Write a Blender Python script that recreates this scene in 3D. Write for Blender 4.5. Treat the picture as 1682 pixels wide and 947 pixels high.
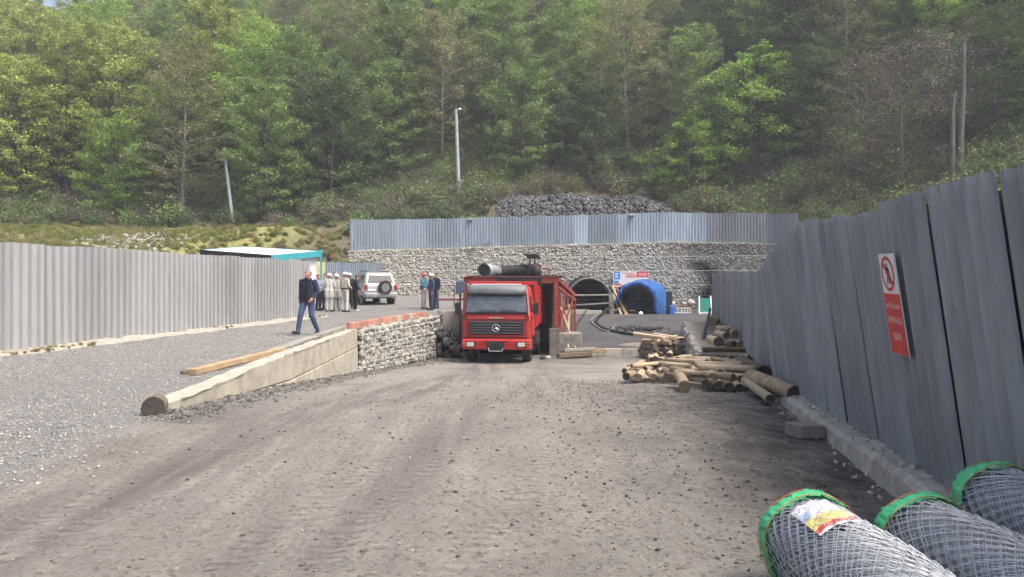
import bpy, math, random
import numpy as np
from mathutils import Vector, Matrix
random.seed(7); RNG = np.random.default_rng(11)
S = bpy.context.scene
for o in list(bpy.data.objects): bpy.data.objects.remove(o)

# ------------------------------------------------------------------ camera, sky, sun, exposure
EYE = 1.6; F = 1250.0
cam_d = bpy.data.cameras.new('camera'); cam = bpy.data.objects.new('camera', cam_d)
S.collection.objects.link(cam); S.camera = cam
cam.location = (0, 0, EYE); cam.rotation_euler = (math.radians(90), 0, 0)
cam_d.sensor_width = 36; cam_d.lens = 36 * F / 1682; cam_d.clip_start = .05; cam_d.clip_end = 3000
S.render.resolution_x = 1024; S.render.resolution_y = 577
SUN_EL, SUN_AZ = 59.0, 121.0         # azimuth from +Y (view direction) towards +X (right)
w = bpy.data.worlds.new('World'); S.world = w; w.use_nodes = True
nt = w.node_tree; bg = nt.nodes['Background']
sky = nt.nodes.new('ShaderNodeTexSky'); sky.sky_type = 'NISHITA'; sky.sun_disc = False
sky.sun_elevation = math.radians(SUN_EL); sky.sun_rotation = math.radians(SUN_AZ)
sky.air_density = 1.0; sky.dust_density = 9.0; sky.ozone_density = 1.0; sky.altitude = 300
nt.links.new(sky.outputs[0], bg.inputs[0]); bg.inputs[1].default_value = .15
sd = bpy.data.lights.new('sun', 'SUN'); sd.energy = 1.8; sd.angle = math.radians(20); sd.color = (1, .95, .87)
sun = bpy.data.objects.new('sun', sd); S.collection.objects.link(sun)
_el, _az = math.radians(SUN_EL), math.radians(SUN_AZ)
_dir = Vector((math.sin(_az) * math.cos(_el), math.cos(_az) * math.cos(_el), math.sin(_el)))
sun.rotation_euler = _dir.to_track_quat('Z', 'Y').to_euler()
S.view_settings.view_transform = 'Standard'; S.view_settings.look = 'None'
S.view_settings.exposure = 1.05; S.view_settings.gamma = 1; S.view_settings.use_curve_mapping = False
S.render.engine = 'CYCLES'
S.cycles.use_denoising = True; S.cycles.max_bounces = 5; S.cycles.diffuse_bounces = 2; S.cycles.adaptive_threshold = .045; S.cycles.adaptive_min_samples = 16
S.cycles.transparent_max_bounces = 6; S.cycles.volume_bounces = 0
S.cycles.sample_clamp_indirect = 4

# ------------------------------------------------------------------ helpers
C = S.collection
def P(px, py, Y):
    return Vector(((px - 841) * Y / F, Y, EYE - (py - 473.5) * Y / F))
def interp(x, pts):
    return np.interp(x, [p[0] for p in pts], [p[1] for p in pts])
def _hash(ix, iy, seed):
    h = (ix.astype(np.int64) * 374761393 + iy.astype(np.int64) * 668265263 + seed * 974711) & 0x7fffffff
    h = ((h ^ (h >> 13)) * 1274126177) & 0x7fffffff
    return ((h ^ (h >> 16)) & 0xffff) / 65535.0
def vnoise(x, y, seed=0):
    x = np.asarray(x, float); y = np.asarray(y, float)
    ix = np.floor(x); iy = np.floor(y); fx = x - ix; fy = y - iy
    fx = fx * fx * (3 - 2 * fx); fy = fy * fy * (3 - 2 * fy)
    a = _hash(ix, iy, seed); b = _hash(ix + 1, iy, seed); c = _hash(ix, iy + 1, seed); d = _hash(ix + 1, iy + 1, seed)
    return (a + (b - a) * fx) * (1 - fy) + (c + (d - c) * fx) * fy
def fbm(x, y, seed=0, oct=4):
    t = 0; amp = .5
    for i in range(oct):
        t = t + amp * (vnoise(x, y, seed + i * 17) - .5); x = x * 2.03; y = y * 2.03; amp *= .5
    return t

class MB:
    def __init__(s): s.v = []; s.f = []; s.m = []
    def add(s, vs, fs, mi=0):
        b = len(s.v); s.v.extend([tuple(q) for q in vs])
        for f in fs: s.f.append(tuple(i + b for i in f)); s.m.append(mi)
        return s
    def box(s, c, d, rot=None, mi=0, taper=1.0):
        c = Vector(c); hx, hy, hz = d[0] / 2, d[1] / 2, d[2] / 2
        vs = [Vector((x * (taper if z > 0 else 1), y * (taper if z > 0 else 1), z)) for z in (-hz, hz) for x, y in ((-hx, -hy), (hx, -hy), (hx, hy), (-hx, hy))]
        if rot is not None:
            R = rot if isinstance(rot, Matrix) else Matrix.Rotation(rot, 3, 'Z')
            vs = [R @ q for q in vs]
        return s.add([q + c for q in vs], [(3, 2, 1, 0), (4, 5, 6, 7), (0, 1, 5, 4), (1, 2, 6, 5), (2, 3, 7, 6), (3, 0, 4, 7)], mi)
    def bar(s, a, b, w, h, mi=0):
        a = Vector(a); b = Vector(b); d = (b - a); L = d.length; d.normalize()
        up = Vector((0, 0, 1)) if abs(d.z) < .95 else Vector((0, 1, 0))
        x = d.cross(up).normalized(); z = x.cross(d).normalized()
        R = Matrix((x, d, z)).transposed()
        return s.box((a + b) / 2, (w, L, h), R, mi)
    def tube(s, pts, rad, n=8, mi=0, caps=True, capmi=None):
        pts = [Vector(p) for p in pts]
        if not hasattr(rad, '__len__'): rad = [rad] * len(pts)
        b = len(s.v); prev = None
        for i, p in enumerate(pts):
            t = (pts[min(i + 1, len(pts) - 1)] - pts[max(i - 1, 0)])
            t = t.normalized() if t.length > 1e-9 else Vector((0, 0, 1))
            if prev is None:
                up = Vector((0, 0, 1)) if abs(t.z) < .9 else Vector((0, 1, 0))
                x = t.cross(up).normalized()
            else:
                x = (prev - t * prev.dot(t)).normalized()
            prev = x; y = t.cross(x)
            for k in range(n):
                a = 2 * math.pi * k / n
                s.v.append(tuple(p + (x * math.cos(a) + y * math.sin(a)) * rad[i]))
        for i in range(len(pts) - 1):
            for k in range(n):
                s.f.append((b + i * n + k, b + i * n + (k + 1) % n, b + (i + 1) * n + (k + 1) % n, b + (i + 1) * n + k)); s.m.append(mi)
        if caps:
            cm = mi if capmi is None else capmi
            s.f.append(tuple(b + k for k in range(n))[::-1]); s.m.append(cm)
            s.f.append(tuple(b + (len(pts) - 1) * n + k for k in range(n))); s.m.append(cm)
        return s
    def cyl(s, a, b, r, n=16, mi=0, r2=None, capmi=None):
        return s.tube([a, b], [r, r if r2 is None else r2], n, mi, True, capmi)
    def ring(s, c, axis, R, r, n=32, k=8, mi=0, a0=0, a1=2 * math.pi):
        axis = Vector(axis).normalized(); up = Vector((0, 0, 1)) if abs(axis.z) < .9 else Vector((0, 1, 0))
        x = axis.cross(up).normalized(); y = axis.cross(x)
        full = abs(a1 - a0 - 2 * math.pi) < 1e-6; m = n if full else n + 1; b = len(s.v); c = Vector(c)
        for i in range(m):
            a = a0 + (a1 - a0) * i / n; d = x * math.cos(a) + y * math.sin(a)
            for j in range(k):
                t = 2 * math.pi * j / k
                s.v.append(tuple(c + d * (R + r * math.cos(t)) + axis * (r * math.sin(t))))
        for i in range(n):
            for j in range(k):
                i2 = (i + 1) % m
                s.f.append((b + i * k + j, b + i * k + (j + 1) % k, b + i2 * k + (j + 1) % k, b + i2 * k + j)); s.m.append(mi)
        return s
    def prism(s, poly, off, mi=0):
        poly = [Vector(p) for p in poly]; off = Vector(off); n = len(poly)
        vs = poly + [p + off for p in poly]
        fs = [tuple(range(n))[::-1], tuple(range(n, 2 * n))] + [(i, (i + 1) % n, (i + 1) % n + n, i + n) for i in range(n)]
        return s.add(vs, fs, mi)
    def ell(s, c, r, n=12, m=8, mi=0, lo=-1.0, rot=None):
        c = Vector(c); b = len(s.v); R = rot
        t0 = math.asin(lo) if lo > -1 else -math.pi / 2
        for i in range(m + 1):
            t = t0 + (math.pi / 2 - t0) * i / m
            for k in range(n):
                a = 2 * math.pi * k / n
                q = Vector((r[0] * math.cos(t) * math.cos(a), r[1] * math.cos(t) * math.sin(a), r[2] * math.sin(t)))
                if R is not None: q = R @ q
                s.v.append(tuple(c + q))
        for i in range(m):
            for k in range(n):
                s.f.append((b + i * n + k, b + i * n + (k + 1) % n, b + (i + 1) * n + (k + 1) % n, b + (i + 1) * n + k)); s.m.append(mi)
        if lo > -1: s.f.append(tuple(b + k for k in range(n))[::-1]); s.m.append(mi)
        return s
    def mesh(s, name, mats):
        me = bpy.data.meshes.new(name); me.from_pydata(s.v, [], s.f)
        for m in (mats if isinstance(mats, (list, tuple)) else [mats]): me.materials.append(m)
        if any(s.m): me.polygons.foreach_set('material_index', s.m)
        me.update(); return me
    def build(s, name, mats, parent=None, smooth=0, bevel=0, link=True):
        me = s.mesh(name, mats)
        return mkobj(name, me, parent, smooth, bevel, link)
def mkobj(name, me, parent=None, smooth=0, bevel=0, link=True):
    if smooth:
        me.polygons.foreach_set('use_smooth', [True] * len(me.polygons))
        if smooth < 179: me.set_sharp_from_angle(angle=math.radians(smooth))
    o = bpy.data.objects.new(name, me)
    if link: C.objects.link(o)
    if parent is not None: o.parent = parent
    if bevel:
        b = o.modifiers.new('bevel', 'BEVEL'); b.width = bevel; b.segments = 2; b.limit_method = 'ANGLE'; b.angle_limit = math.radians(40)
    return o
def tag(o, label=None, cat=None, group=None, kind=None):
    if label: o['label'] = label
    if cat: o['category'] = cat
    if group: o['group'] = group
    if kind: o['kind'] = kind
    return o
def thing(name, label, cat, loc=(0, 0, 0), rotz=0, group=None):
    o = bpy.data.objects.new(name, None); C.objects.link(o); o.location = loc; o.rotation_euler = (0, 0, rotz)
    o.empty_display_size = .2
    return tag(o, label, cat, group)
def npmesh(name, V, Fq, mat, attrs=None):
    """numpy vertices, faces (n,3) or (n,4), optional float point attributes"""
    me = bpy.data.meshes.new(name); V = np.asarray(V, np.float32); Fq = np.asarray(Fq, np.int32)
    k = Fq.shape[1]
    me.vertices.add(len(V)); me.vertices.foreach_set('co', V.ravel())
    me.loops.add(Fq.size); me.loops.foreach_set('vertex_index', Fq.ravel())
    me.polygons.add(len(Fq)); me.polygons.foreach_set('loop_start', np.arange(0, Fq.size, k, dtype=np.int32))
    me.polygons.foreach_set('loop_total', np.full(len(Fq), k, np.int32))
    for m in (mat if isinstance(mat, (list, tuple)) else [mat]): me.materials.append(m)
    me.update(calc_edges=True)
    for nme, a in (attrs or {}).items():
        at = me.attributes.new(nme, 'FLOAT', 'POINT'); at.data.foreach_set('value', np.asarray(a, np.float32).ravel())
    return me

# ------------------------------------------------------------------ materials
def srgb(r, g, b):
    f = lambda c: ((c / 255 + .055) / 1.055) ** 2.4 if c / 255 > .04045 else c / 255 / 12.92
    return (f(r), f(g), f(b))
_M = {}
def mat(name, col, rough=.8, metal=0., var=.3, scale=5., bump=0., bscale=30., spec=.3, rnd=0., isl=0., stretch=(1, 1, 1), col2=None, trans=0., attr=None, dirt=None, dscale=2.):
    if name in _M: return _M[name]
    m = bpy.data.materials.new(name); m.use_nodes = True; n = m.node_tree.nodes; l = m.node_tree.links
    b = n['Principled BSDF']; b.inputs['Roughness'].default_value = rough; b.inputs['Metallic'].default_value = metal
    b.inputs['Specular IOR Level'].default_value = spec
    tc = n.new('ShaderNodeTexCoord'); mp = n.new('ShaderNodeMapping'); mp.inputs['Scale'].default_value = stretch
    l.new(tc.outputs['Object'], mp.inputs[0])
    nz = n.new('ShaderNodeTexNoise'); nz.inputs['Scale'].default_value = scale; nz.inputs['Detail'].default_value = 4; nz.inputs['Roughness'].default_value = .62
    l.new(mp.outputs[0], nz.inputs['Vector'])
    mr = n.new('ShaderNodeMapRange'); mr.inputs[1].default_value = .28; mr.inputs[2].default_value = .72
    l.new(nz.outputs[0], mr.inputs[0])
    mx = n.new('ShaderNodeMix'); mx.data_type = 'RGBA'
    a = tuple(c * (1 - var) for c in col); c2 = col2 if col2 else tuple(min(1, c * (1 + var)) for c in col)
    mx.inputs[6].default_value = (*(a if not col2 else col), 1); mx.inputs[7].default_value = (*c2, 1)
    l.new(mr.outputs[0], mx.inputs[0]); out = mx.outputs[2]
    if dirt:
        n2 = n.new('ShaderNodeTexNoise'); n2.inputs['Scale'].default_value = dscale; n2.inputs['Detail'].default_value = 5; n2.inputs['Roughness'].default_value = .7
        l.new(mp.outputs[0], n2.inputs['Vector'])
        m2 = n.new('ShaderNodeMapRange'); m2.inputs[1].default_value = .5; m2.inputs[2].default_value = .75; m2.inputs[4].default_value = .8
        l.new(n2.outputs[0], m2.inputs[0])
        x2 = n.new('ShaderNodeMix'); x2.data_type = 'RGBA'; l.new(m2.outputs[0], x2.inputs[0]); l.new(out, x2.inputs[6]); x2.inputs[7].default_value = (*dirt, 1)
        out = x2.outputs[2]
    def mul(src, val_out, lo, hi):
        r = n.new('ShaderNodeMapRange'); r.inputs[3].default_value = lo; r.inputs[4].default_value = hi; l.new(val_out, r.inputs[0])
        h = n.new('ShaderNodeHueSaturation'); l.new(src, h.inputs['Color']); l.new(r.outputs[0], h.inputs['Value']); return h.outputs[0]
    if rnd:
        oi = n.new('ShaderNodeObjectInfo'); out = mul(out, oi.outputs['Random'], 1 - rnd, 1 + rnd)
    if isl:
        g = n.new('ShaderNodeNewGeometry'); out = mul(out, g.outputs['Random Per Island'], 1 - isl, 1 + isl)
    if attr:
        at = n.new('ShaderNodeAttribute'); at.attribute_name = attr
        x = n.new('ShaderNodeMix'); x.data_type = 'RGBA'; l.new(at.outputs['Fac'], x.inputs[0]); l.new(out, x.inputs[6]); x.inputs[7].default_value = (.022, .022, .025, 1); out = x.outputs[2]
    l.new(out, b.inputs['Base Color'])
    if bump:
        bn = n.new('ShaderNodeTexNoise'); bn.inputs['Scale'].default_value = bscale; bn.inputs['Detail'].default_value = 5
        l.new(mp.outputs[0], bn.inputs['Vector']); bp = n.new('ShaderNodeBump'); bp.inputs['Strength'].default_value = bump; bp.inputs['Distance'].default_value = .02
        l.new(bn.outputs[0], bp.inputs['Height']); l.new(bp.outputs[0], b.inputs['Normal'])
    if trans:
        tr = n.new('ShaderNodeBsdfTranslucent'); l.new(out, tr.inputs[0]); ms = n.new('ShaderNodeMixShader'); ms.inputs[0].default_value = trans
        l.new(b.outputs[0], ms.inputs[1]); l.new(tr.outputs[0], ms.inputs[2]); l.new(ms.outputs[0], n['Material Output'].inputs[0])
    _M[name] = m; return m
def glassy(name, col, rough=.08):
    m = mat(name, col, rough, 0, .1, 2, spec=.6); return m

M_red = mat('truck_red', (.45, .026, .026), .45, 0, .18, 3, spec=.4, dirt=(.30, .10, .08), dscale=2.4)
M_red2 = mat('tipper_red', (.36, .022, .024), .55, 0, .25, 4, spec=.35, dirt=(.13, .045, .04), dscale=3)
M_steelred = mat('oxide_red_steel', (.26, .052, .042), .7, 0, .3, 6, dirt=(.10, .05, .04), dscale=4)
M_black = mat('black_plastic', (.018, .018, .02), .55, 0, .3, 8)
M_dark = mat('dark_greasy_steel', (.03, .03, .033), .6, .2, .4, 8, bump=.2)
M_tyre = mat('tyre_rubber', (.028, .026, .025), .9, 0, .3, 20, bump=.2, dirt=(.12, .105, .09), dscale=5)
M_rim = mat('rim_grey', (.25, .24, .24), .55, .3, .3, 8)
M_glass = mat('dusty_windscreen', (.075, .09, .112), .14, 0, .35, 2.5, spec=.6)
M_dglass = mat('dark_tinted_glass', (.03, .036, .042), .1, 0, .2, 2, spec=.6)
M_visor = mat('visor_grey', (.15, .168, .172), .5, 0, .15, 5)
M_chrome = mat('dull_chrome', (.55, .56, .58), .3, .8, .1, 8)
M_lamp = mat('headlamp_glass', (.55, .54, .50), .2, .1, .2, 20, spec=.6)
M_amber = mat('amber_lens', (.5, .18, .03), .3, 0, .1, 9)
M_redlens = mat('red_lens', (.30, .02, .02), .3, 0, .1, 9)
M_silver = mat('silver_paint', (.33, .34, .35), .35, .35, .1, 3, spec=.5, dirt=(.36, .34, .31), dscale=2)
M_concrete = mat('weathered_concrete', (.40, .37, .31), .95, 0, .22, 3, bump=.35, bscale=25, dirt=(.24, .22, .19), dscale=1.7)
M_concrete2 = mat('pale_concrete_top', (.43, .40, .345), .95, 0, .2, 4, bump=.4, bscale=20)
M_kerb = mat('rough_concrete_kerb', (.34, .315, .275), .95, 0, .3, 5, bump=.6, bscale=18, dirt=(.2, .185, .16), dscale=4)
M_stone = mat('gabion_limestone', (.34, .325, .285), .95, 0, .28, 2.2, bump=.3, bscale=14, isl=.22, rnd=.28, attr='soot')
M_stoneb = mat('limestone_wall_stone', (.33, .317, .282), .95, 0, .2, 2.2, bump=.3, bscale=14, isl=.17, rnd=.2, attr='soot')
M_stonegap = mat('dark_stone_core', (.25, .235, .205), 1, 0, .5, 6, attr='soot')
M_coal = mat('coal', (.035, .035, .037), .75, 0, .5, 7, bump=.4, bscale=20, isl=.6)
M_wire = mat('galvanised_wire', (.66, .69, .73), .5, .1, .25, 20)
M_wood = mat('peeled_pine', (.41, .325, .225), .9, 0, .35, 7, bump=.5, bscale=30, rnd=.32, stretch=(1, .35, 1), dirt=(.13, .088, .058), dscale=7)
M_bark = mat('grey_bark', (.15, .115, .085), .95, 0, .4, 9, bump=.6, bscale=25, rnd=.25)
M_cut = mat('weathered_cut_end', (.17, .125, .085), .9, 0, .4, 14, bump=.2, rnd=.35)
M_cutd = mat('blackened_cut_end', (.055, .048, .043), .9, 0, .5, 14, bump=.2, rnd=.3)
M_plank = mat('sawn_plank', (.40, .29, .175), .85, 0, .3, 3, bump=.2, stretch=(1, 1, 1), rnd=.2, dirt=(.22, .16, .1), dscale=4)
M_gplank = mat('grey_plank', (.25, .235, .21), .9, 0, .3, 4, bump=.2, rnd=.2)
M_brick = mat('red_clay_block', (.36, .17, .12), .95, 0, .25, 6, bump=.4, bscale=30, rnd=.22, dirt=(.42, .33, .27), dscale=4)
M_hose = mat('black_hose', (.02, .02, .022), .5, 0, .3, 9)
M_bluetarp = mat('blue_tarpaulin', (.025, .11, .36), .5, 0, .3, 3, bump=.5, bscale=6, dirt=(.02, .07, .2), dscale=2)
M_green = mat('green_plastic_wrap', (.06, .46, .20), .4, 0, .35, 14, bump=.7, bscale=40, spec=.5, trans=.15)
M_orange = mat('orange_thread', (.6, .16, .06), .7)
M_white = mat('white_sheet', (.74, .75, .76), .6, 0, .08, 6)
M_signred = mat('sign_red', (.56, .035, .035), .5, 0, .1, 6)
M_signwhite = mat('sign_white', (.66, .66, .65), .5, 0, .07, 6)
M_signblue = mat('sign_blue', (.06, .25, .62), .5, 0, .1, 6)
M_teal = mat('teal_trim', (.05, .34, .40), .5, 0, .15, 4)
M_pole = mat('galvanised_pole', (.40, .43, .46), .55, .3, .2, 4)
M_greenboard = mat('green_board', (.02, .20, .14), .6, 0, .2, 5)
M_skin = mat('skin', (.46, .25, .19), .6, 0, .12, 12)
M_hair = mat('brown_hair', (.09, .06, .045), .8)
M_ghair = mat('grey_hair', (.22, .17, .14), .8)
M_galv = mat('galvanised_duct', (.42, .43, .46), .45, .4, .2, 8)
def corr(name, col, var, dirtc, st):
    return mat(name, col, .5, .15, var, 1.6, rnd=.13, stretch=st, dirt=dirtc, dscale=1.2, bump=.08, bscale=4, spec=.35)
M_lfence = corr('light_corrugated_sheet', (.36, .37, .38), .07, (.31, .30, .28), (.8, .8, .25))
M_rfence = corr('slate_grey_sheet', (.245, .258, .275), .2, (.165, .166, .167), (2, 2, .4))
M_bfence = corr('blue_grey_sheet', (.20, .245, .30), .16, (.185, .19, .195), (2, 2, .3))
# ------------------------------------------------------------------ terrain functions
TZ = [(0, .10), (5, .12), (9, .19), (14, .30), (21, .36), (30, .46), (36, .55), (40, .76), (50, 1.1), (60, 1.2)]
RZ = [(0, .10), (5, .12), (8.6, .18), (12, -.05), (17, -.43), (22, -.82), (27, -1.09), (31, -1.11), (37, -1.08), (46, 0.0), (70, .05)]
AZ = [(30, -.90), (31, -.87), (50, .02), (70, .05)]
WX = [(8.6, -4.05), (22, -4.5), (30, -3.0), (33.4, -3.0), (34.6, -1.8), (60, -1.8)]
def terrace_z(X, Y): return interp(Y, TZ) + .02 * fbm(X * .5, Y * .5, 5)
RF = [(0, 2.36), (4.37, 2.94), (6.4, 3.27), (9.9, 3.79), (14.5, 4.86), (18, 5.75), (35, 9.35), (38, 10.0)]     # right fence foot: Y -> X
def road_z(X, Y):
    z = interp(Y, RZ)
    ap = interp(Y, AZ)
    k = np.clip((np.asarray(Y) - 31.0) / .02, 0, 1) * np.clip((np.asarray(X) - 2.25) / .1, 0, 1)
    return z * (1 - k) + np.maximum(ap, z) * k
def track_field(X, Y):
    """signed lateral coordinate across the wheel tracks that lead to the truck"""
    xc = interp(Y, [(0, -4.6), (4.3, -3.1), (9, -2.1), (14, -1.45), (20, -.9), (27, -.55), (40, .3)])
    return X - xc
def ruts(X, Y):
    u = track_field(X, Y); fade = np.clip((27 - Y) / 6, 0, 1) * np.clip((Y - 1) / 3, 0, 1)
    z = 0
    for c, wd, dp in ((-.15, .22, .035), (.35, .10, .02), (1.55, .25, .03), (2.05, .09, .018), (.9, .3, -.02), (2.9, .16, .02), (3.5, .3, .02), (-.7, .2, .02)):
        z = z - dp * np.exp(-((u - c + .12 * fbm(Y * .25, Y * 0 + c * 7, 3)) / wd) ** 2)
    return z * fade
def ground_mat():
    m = bpy.data.materials.new('yard_ground'); m.use_nodes = True; n = m.node_tree.nodes; l = m.node_tree.links; b = n['Principled BSDF']
    b.inputs['Roughness'].default_value = .95; b.inputs['Specular IOR Level'].default_value = .15
    geo = n.new('ShaderNodeNewGeometry')
    def noise(sc, det=6, rough=.6, st=None, rot=0):
        nz = n.new('ShaderNodeTexNoise'); nz.inputs['Scale'].default_value = sc; nz.inputs['Detail'].default_value = det; nz.inputs['Roughness'].default_value = rough
        mp = n.new('ShaderNodeMapping'); mp.inputs['Rotation'].default_value = (0, 0, rot)
        if st: mp.inputs['Scale'].default_value = st
        l.new(geo.outputs['Position'], mp.inputs[0]); l.new(mp.outputs[0], nz.inputs['Vector']); return nz.outputs[0]
    def rng(v, a, c, lo=0, hi=1):
        r = n.new('ShaderNodeMapRange'); r.inputs[1].default_value = a; r.inputs[2].default_value = c; r.inputs[3].default_value = lo; r.inputs[4].default_value = hi; l.new(v, r.inputs[0]); return r.outputs[0]
    def mix(f, a, c):
        x = n.new('ShaderNodeMix'); x.data_type = 'RGBA'
        for s, v in ((0, f), (6, a), (7, c)):
            if isinstance(v, tuple): x.inputs[s].default_value = (*v, 1)
            elif isinstance(v, (int, float)): x.inputs[s].default_value = v
            else: l.new(v, x.inputs[s])
        return x.outputs[2]
    def math_(op, a, c):
        x = n.new('ShaderNodeMath'); x.operation = op
        for i, v in enumerate((a, c)):
            if isinstance(v, (int, float)): x.inputs[i].default_value = v
            else: l.new(v, x.inputs[i])
        x.use_clamp = op != 'ADD'; return x.outputs[0]
    def att(nm):
        a = n.new('ShaderNodeAttribute'); a.attribute_name = nm; return a.outputs['Fac']
    dirt = mix(rng(noise(1.1), .3, .7), (.298, .279, .252), (.41, .383, .343))
    dirt = mix(rng(noise(9, 8, .75), .35, .7, 0, .6), dirt, (.205, .184, .163))
    # fine speckle of crushed stone
    vo = n.new('ShaderNodeTexVoronoi'); vo.inputs['Scale'].default_value = 38; l.new(geo.outputs['Position'], vo.inputs['Vector'])
    sp = n.new('ShaderNodeSeparateColor'); l.new(vo.outputs['Color'], sp.inputs[0])
    dirt = mix(rng(sp.outputs[0], .72, .95, 0, .45), dirt, (.43, .39, .33))
    dirt = mix(rng(sp.outputs[1], .80, .97, 0, .6), dirt, (.10, .09, .08))
    # mauve streaks along the wheel tracks
    tr = math_('MULTIPLY', att('track'), rng(noise(1.0, 5, .6, (3.2, .22, 1), math.radians(-6)), .36, .60))
    dirt = mix(math_('MULTIPLY', tr, .95), dirt, (.18, .155, .147))
    dirt = mix(rng(noise(.38, 5, .6), .52, .72, 0, .75), dirt, (.165, .147, .13))
    coalf = math_('MULTIPLY', att('coal'), rng(noise(2.6, 7, .7), .30, .62))
    dirt = mix(coalf, dirt, (.082, .076, .070))
    # grey gravel
    v2 = n.new('ShaderNodeTexVoronoi'); v2.inputs['Scale'].default_value = 30; l.new(geo.outputs['Position'], v2.inputs['Vector'])
    s2 = n.new('ShaderNodeSeparateColor'); l.new(v2.outputs['Color'], s2.inputs[0])
    grav = mix(rng(s2.outputs[0], .05, .95), (.33, .322, .308), (.49, .478, .455))
    grav = mix(rng(v2.outputs['Distance'], .25, .62, 0, .4), grav, (.17, .165, .157))
    grav = mix(rng(noise(.9, 5), .4, .7, 0, .35), grav, (.32, .29, .25))
    gf = math_('MULTIPLY', att('gravel'), 1.0)
    gf2 = rng(math_('ADD', gf, math_('MULTIPLY', rng(noise(1.7, 6, .7), .3, .7, 0, 1), .5)), .55, .9)
    col = mix(gf2, dirt, grav)
    yard = mix(rng(noise(.7, 6, .65), .3, .7), (.070, .070, .074), (.13, .127, .125))
    yard = mix(rng(noise(5, 6, .7), .45, .75, 0, .6), yard, (.04, .04, .042))
    col = mix(att('yard'), col, yard)
    l.new(col, b.inputs['Base Color'])
    h = math_('ADD', math_('MULTIPLY', noise(16, 8, .7), .6), math_('MULTIPLY', rng(v2.outputs['Distance'], 0, .6, 1, 0), math_('MULTIPLY', gf2, .8)))
    wv = n.new('ShaderNodeTexWave'); wv.wave_type = 'BANDS'; wv.bands_direction = 'Y'; wv.inputs['Scale'].default_value = 2.6; wv.inputs['Distortion'].default_value = 1.2; wv.inputs['Detail'].default_value = 2; wv.inputs['Detail Scale'].default_value = 3
    l.new(geo.outputs['Position'], wv.inputs['Vector']); tw = math_('MULTIPLY', att('tread'), wv.outputs['Fac'])
    h = math_('ADD', h, math_('MULTIPLY', tw, .32)); h = math_('ADD', h, math_('MULTIPLY', noise(55, 4, .7), .22))
    bp = n.new('ShaderNodeBump'); bp.inputs['Strength'].default_value = 1.0; bp.inputs['Distance'].default_value = .10
    l.new(h, bp.inputs['Height']); l.new(bp.outputs[0], b.inputs['Normal'])
    return m
M_ground = ground_mat()
def sm(x, a, b):
    t = np.clip((x - a) / (b - a), 0, 1); return t * t * (3 - 2 * t)
def gmask(X, Y):
    # gravel spreads left of a line from the wall end towards the lower left of the yard
    line = interp(Y, [(0, -6), (4.5, -3.9), (6, -3.5), (8.6, -3.7), (60, -3.7)])
    g = sm(-(X - line), -.5, 1.3)
    return g
def attrs_of(X, Y, terr):
    g = np.ones_like(X) if terr else np.where(Y < 8.6, gmask(X, Y), 0)
    if not terr: g = np.maximum(g, .45 * np.exp(-((X - interp(Y, WX) - .4) / .5) ** 2) * (Y > 8.6) * (Y < 30))
    u = track_field(X, Y)
    t = np.clip(np.exp(-((u + .25) / .75) ** 2) + .55 * np.exp(-((u - 1.75) / .55) ** 2) + .22, 0, 1) * sm(X, -9, -5) * sm(-X, -4.0, -.6)
    rf = interp(Y, RF)
    c = .95 * sm(X - rf, -1.15, -.1) + .85 * np.exp(-((X - 2.4) / 1.25) ** 2) * sm(Y, 4, 6) * sm(-Y, -16, -12)
    c = c + .8 * np.exp(-((X - interp(Y, WX) - .45) / .35) ** 2) * (Y > 8.0) * (Y < 24)
    c = c + .85 * sm(Y, 26, 30) * (not terr) + .25 * np.exp(-(X / 3) ** 2) * sm(Y, 20, 25)
    yd = np.zeros_like(X) if terr else sm(Y, 30.9, 31.05) * (X > 2.2) + sm(Y, 28, 31) * (X <= 2.2) * .6
    td = 0
    for c_ in (-.15, .35, 1.55, 2.05, 2.9): td = td + np.exp(-((u - c_ + .12 * fbm(Y * .25, Y * 0 + c_ * 7, 3)) / .11) ** 4) * sm(vnoise(Y * .35, Y * 0 + c_ * 3, 12), .35, .6)
    td = td * (not terr) * np.clip((26 - Y) / 8, 0, 1) * (g < .5)
    return dict(tread=np.clip(td, 0, 1), gravel=g, track=np.zeros_like(X) if terr else t, coal=np.clip(c, 0, 1) * (0 if terr else 1), yard=np.clip(yd, 0, 1))
def sheet(name, rows, xs_of, zf, terr):
    nr = len(rows); XX = np.array([xs_of(y) for y in rows]); nc = XX.shape[1]; YY = np.repeat(np.array(rows)[:, None], nc, 1)
    ZZ = zf(XX, YY)
    V = np.stack([XX, YY, ZZ], -1).reshape(-1, 3)
    i = np.arange(nr * nc).reshape(nr, nc)
    Fq = np.stack([i[:-1, :-1], i[:-1, 1:], i[1:, 1:], i[1:, :-1]], -1).reshape(-1, 4)
    me = npmesh(name, V, Fq, M_ground, attrs_of(XX.ravel(), YY.ravel(), terr))
    o = mkobj(name, me, None, 180); tag(o, kind='structure'); return o
def rowset(y0, y1, s0, g):
    r = [y0]
    while r[-1] < y1: r.append(r[-1] + max(s0, r[-1] * g))
    r[-1] = y1; return r
def zroad(X, Y):
    z = road_z(X, Y) + ruts(X, Y) + .05 * fbm(X * .7, Y * .7, 9) + (.045 * fbm(X * 4.5, Y * 4.5, 21, 3) + .03 * np.abs(fbm(X * 9, Y * 9, 23, 3))) * np.clip(1.5 - Y / 30, .2, 1)
    mound = np.exp(-((X - interp(Y, WX) - .25) / .28) ** 2) * (Y > 8.6) * (Y < 30) * (.02 + .06 * fbm(Y * 1.3, Y * 0, 4))
    z = z + mound
    rf = interp(Y, RF); z = z - .12 * np.exp(-((X - rf + .3) / .7) ** 2) * sm(-Y, -11, -8)
    return z
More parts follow.
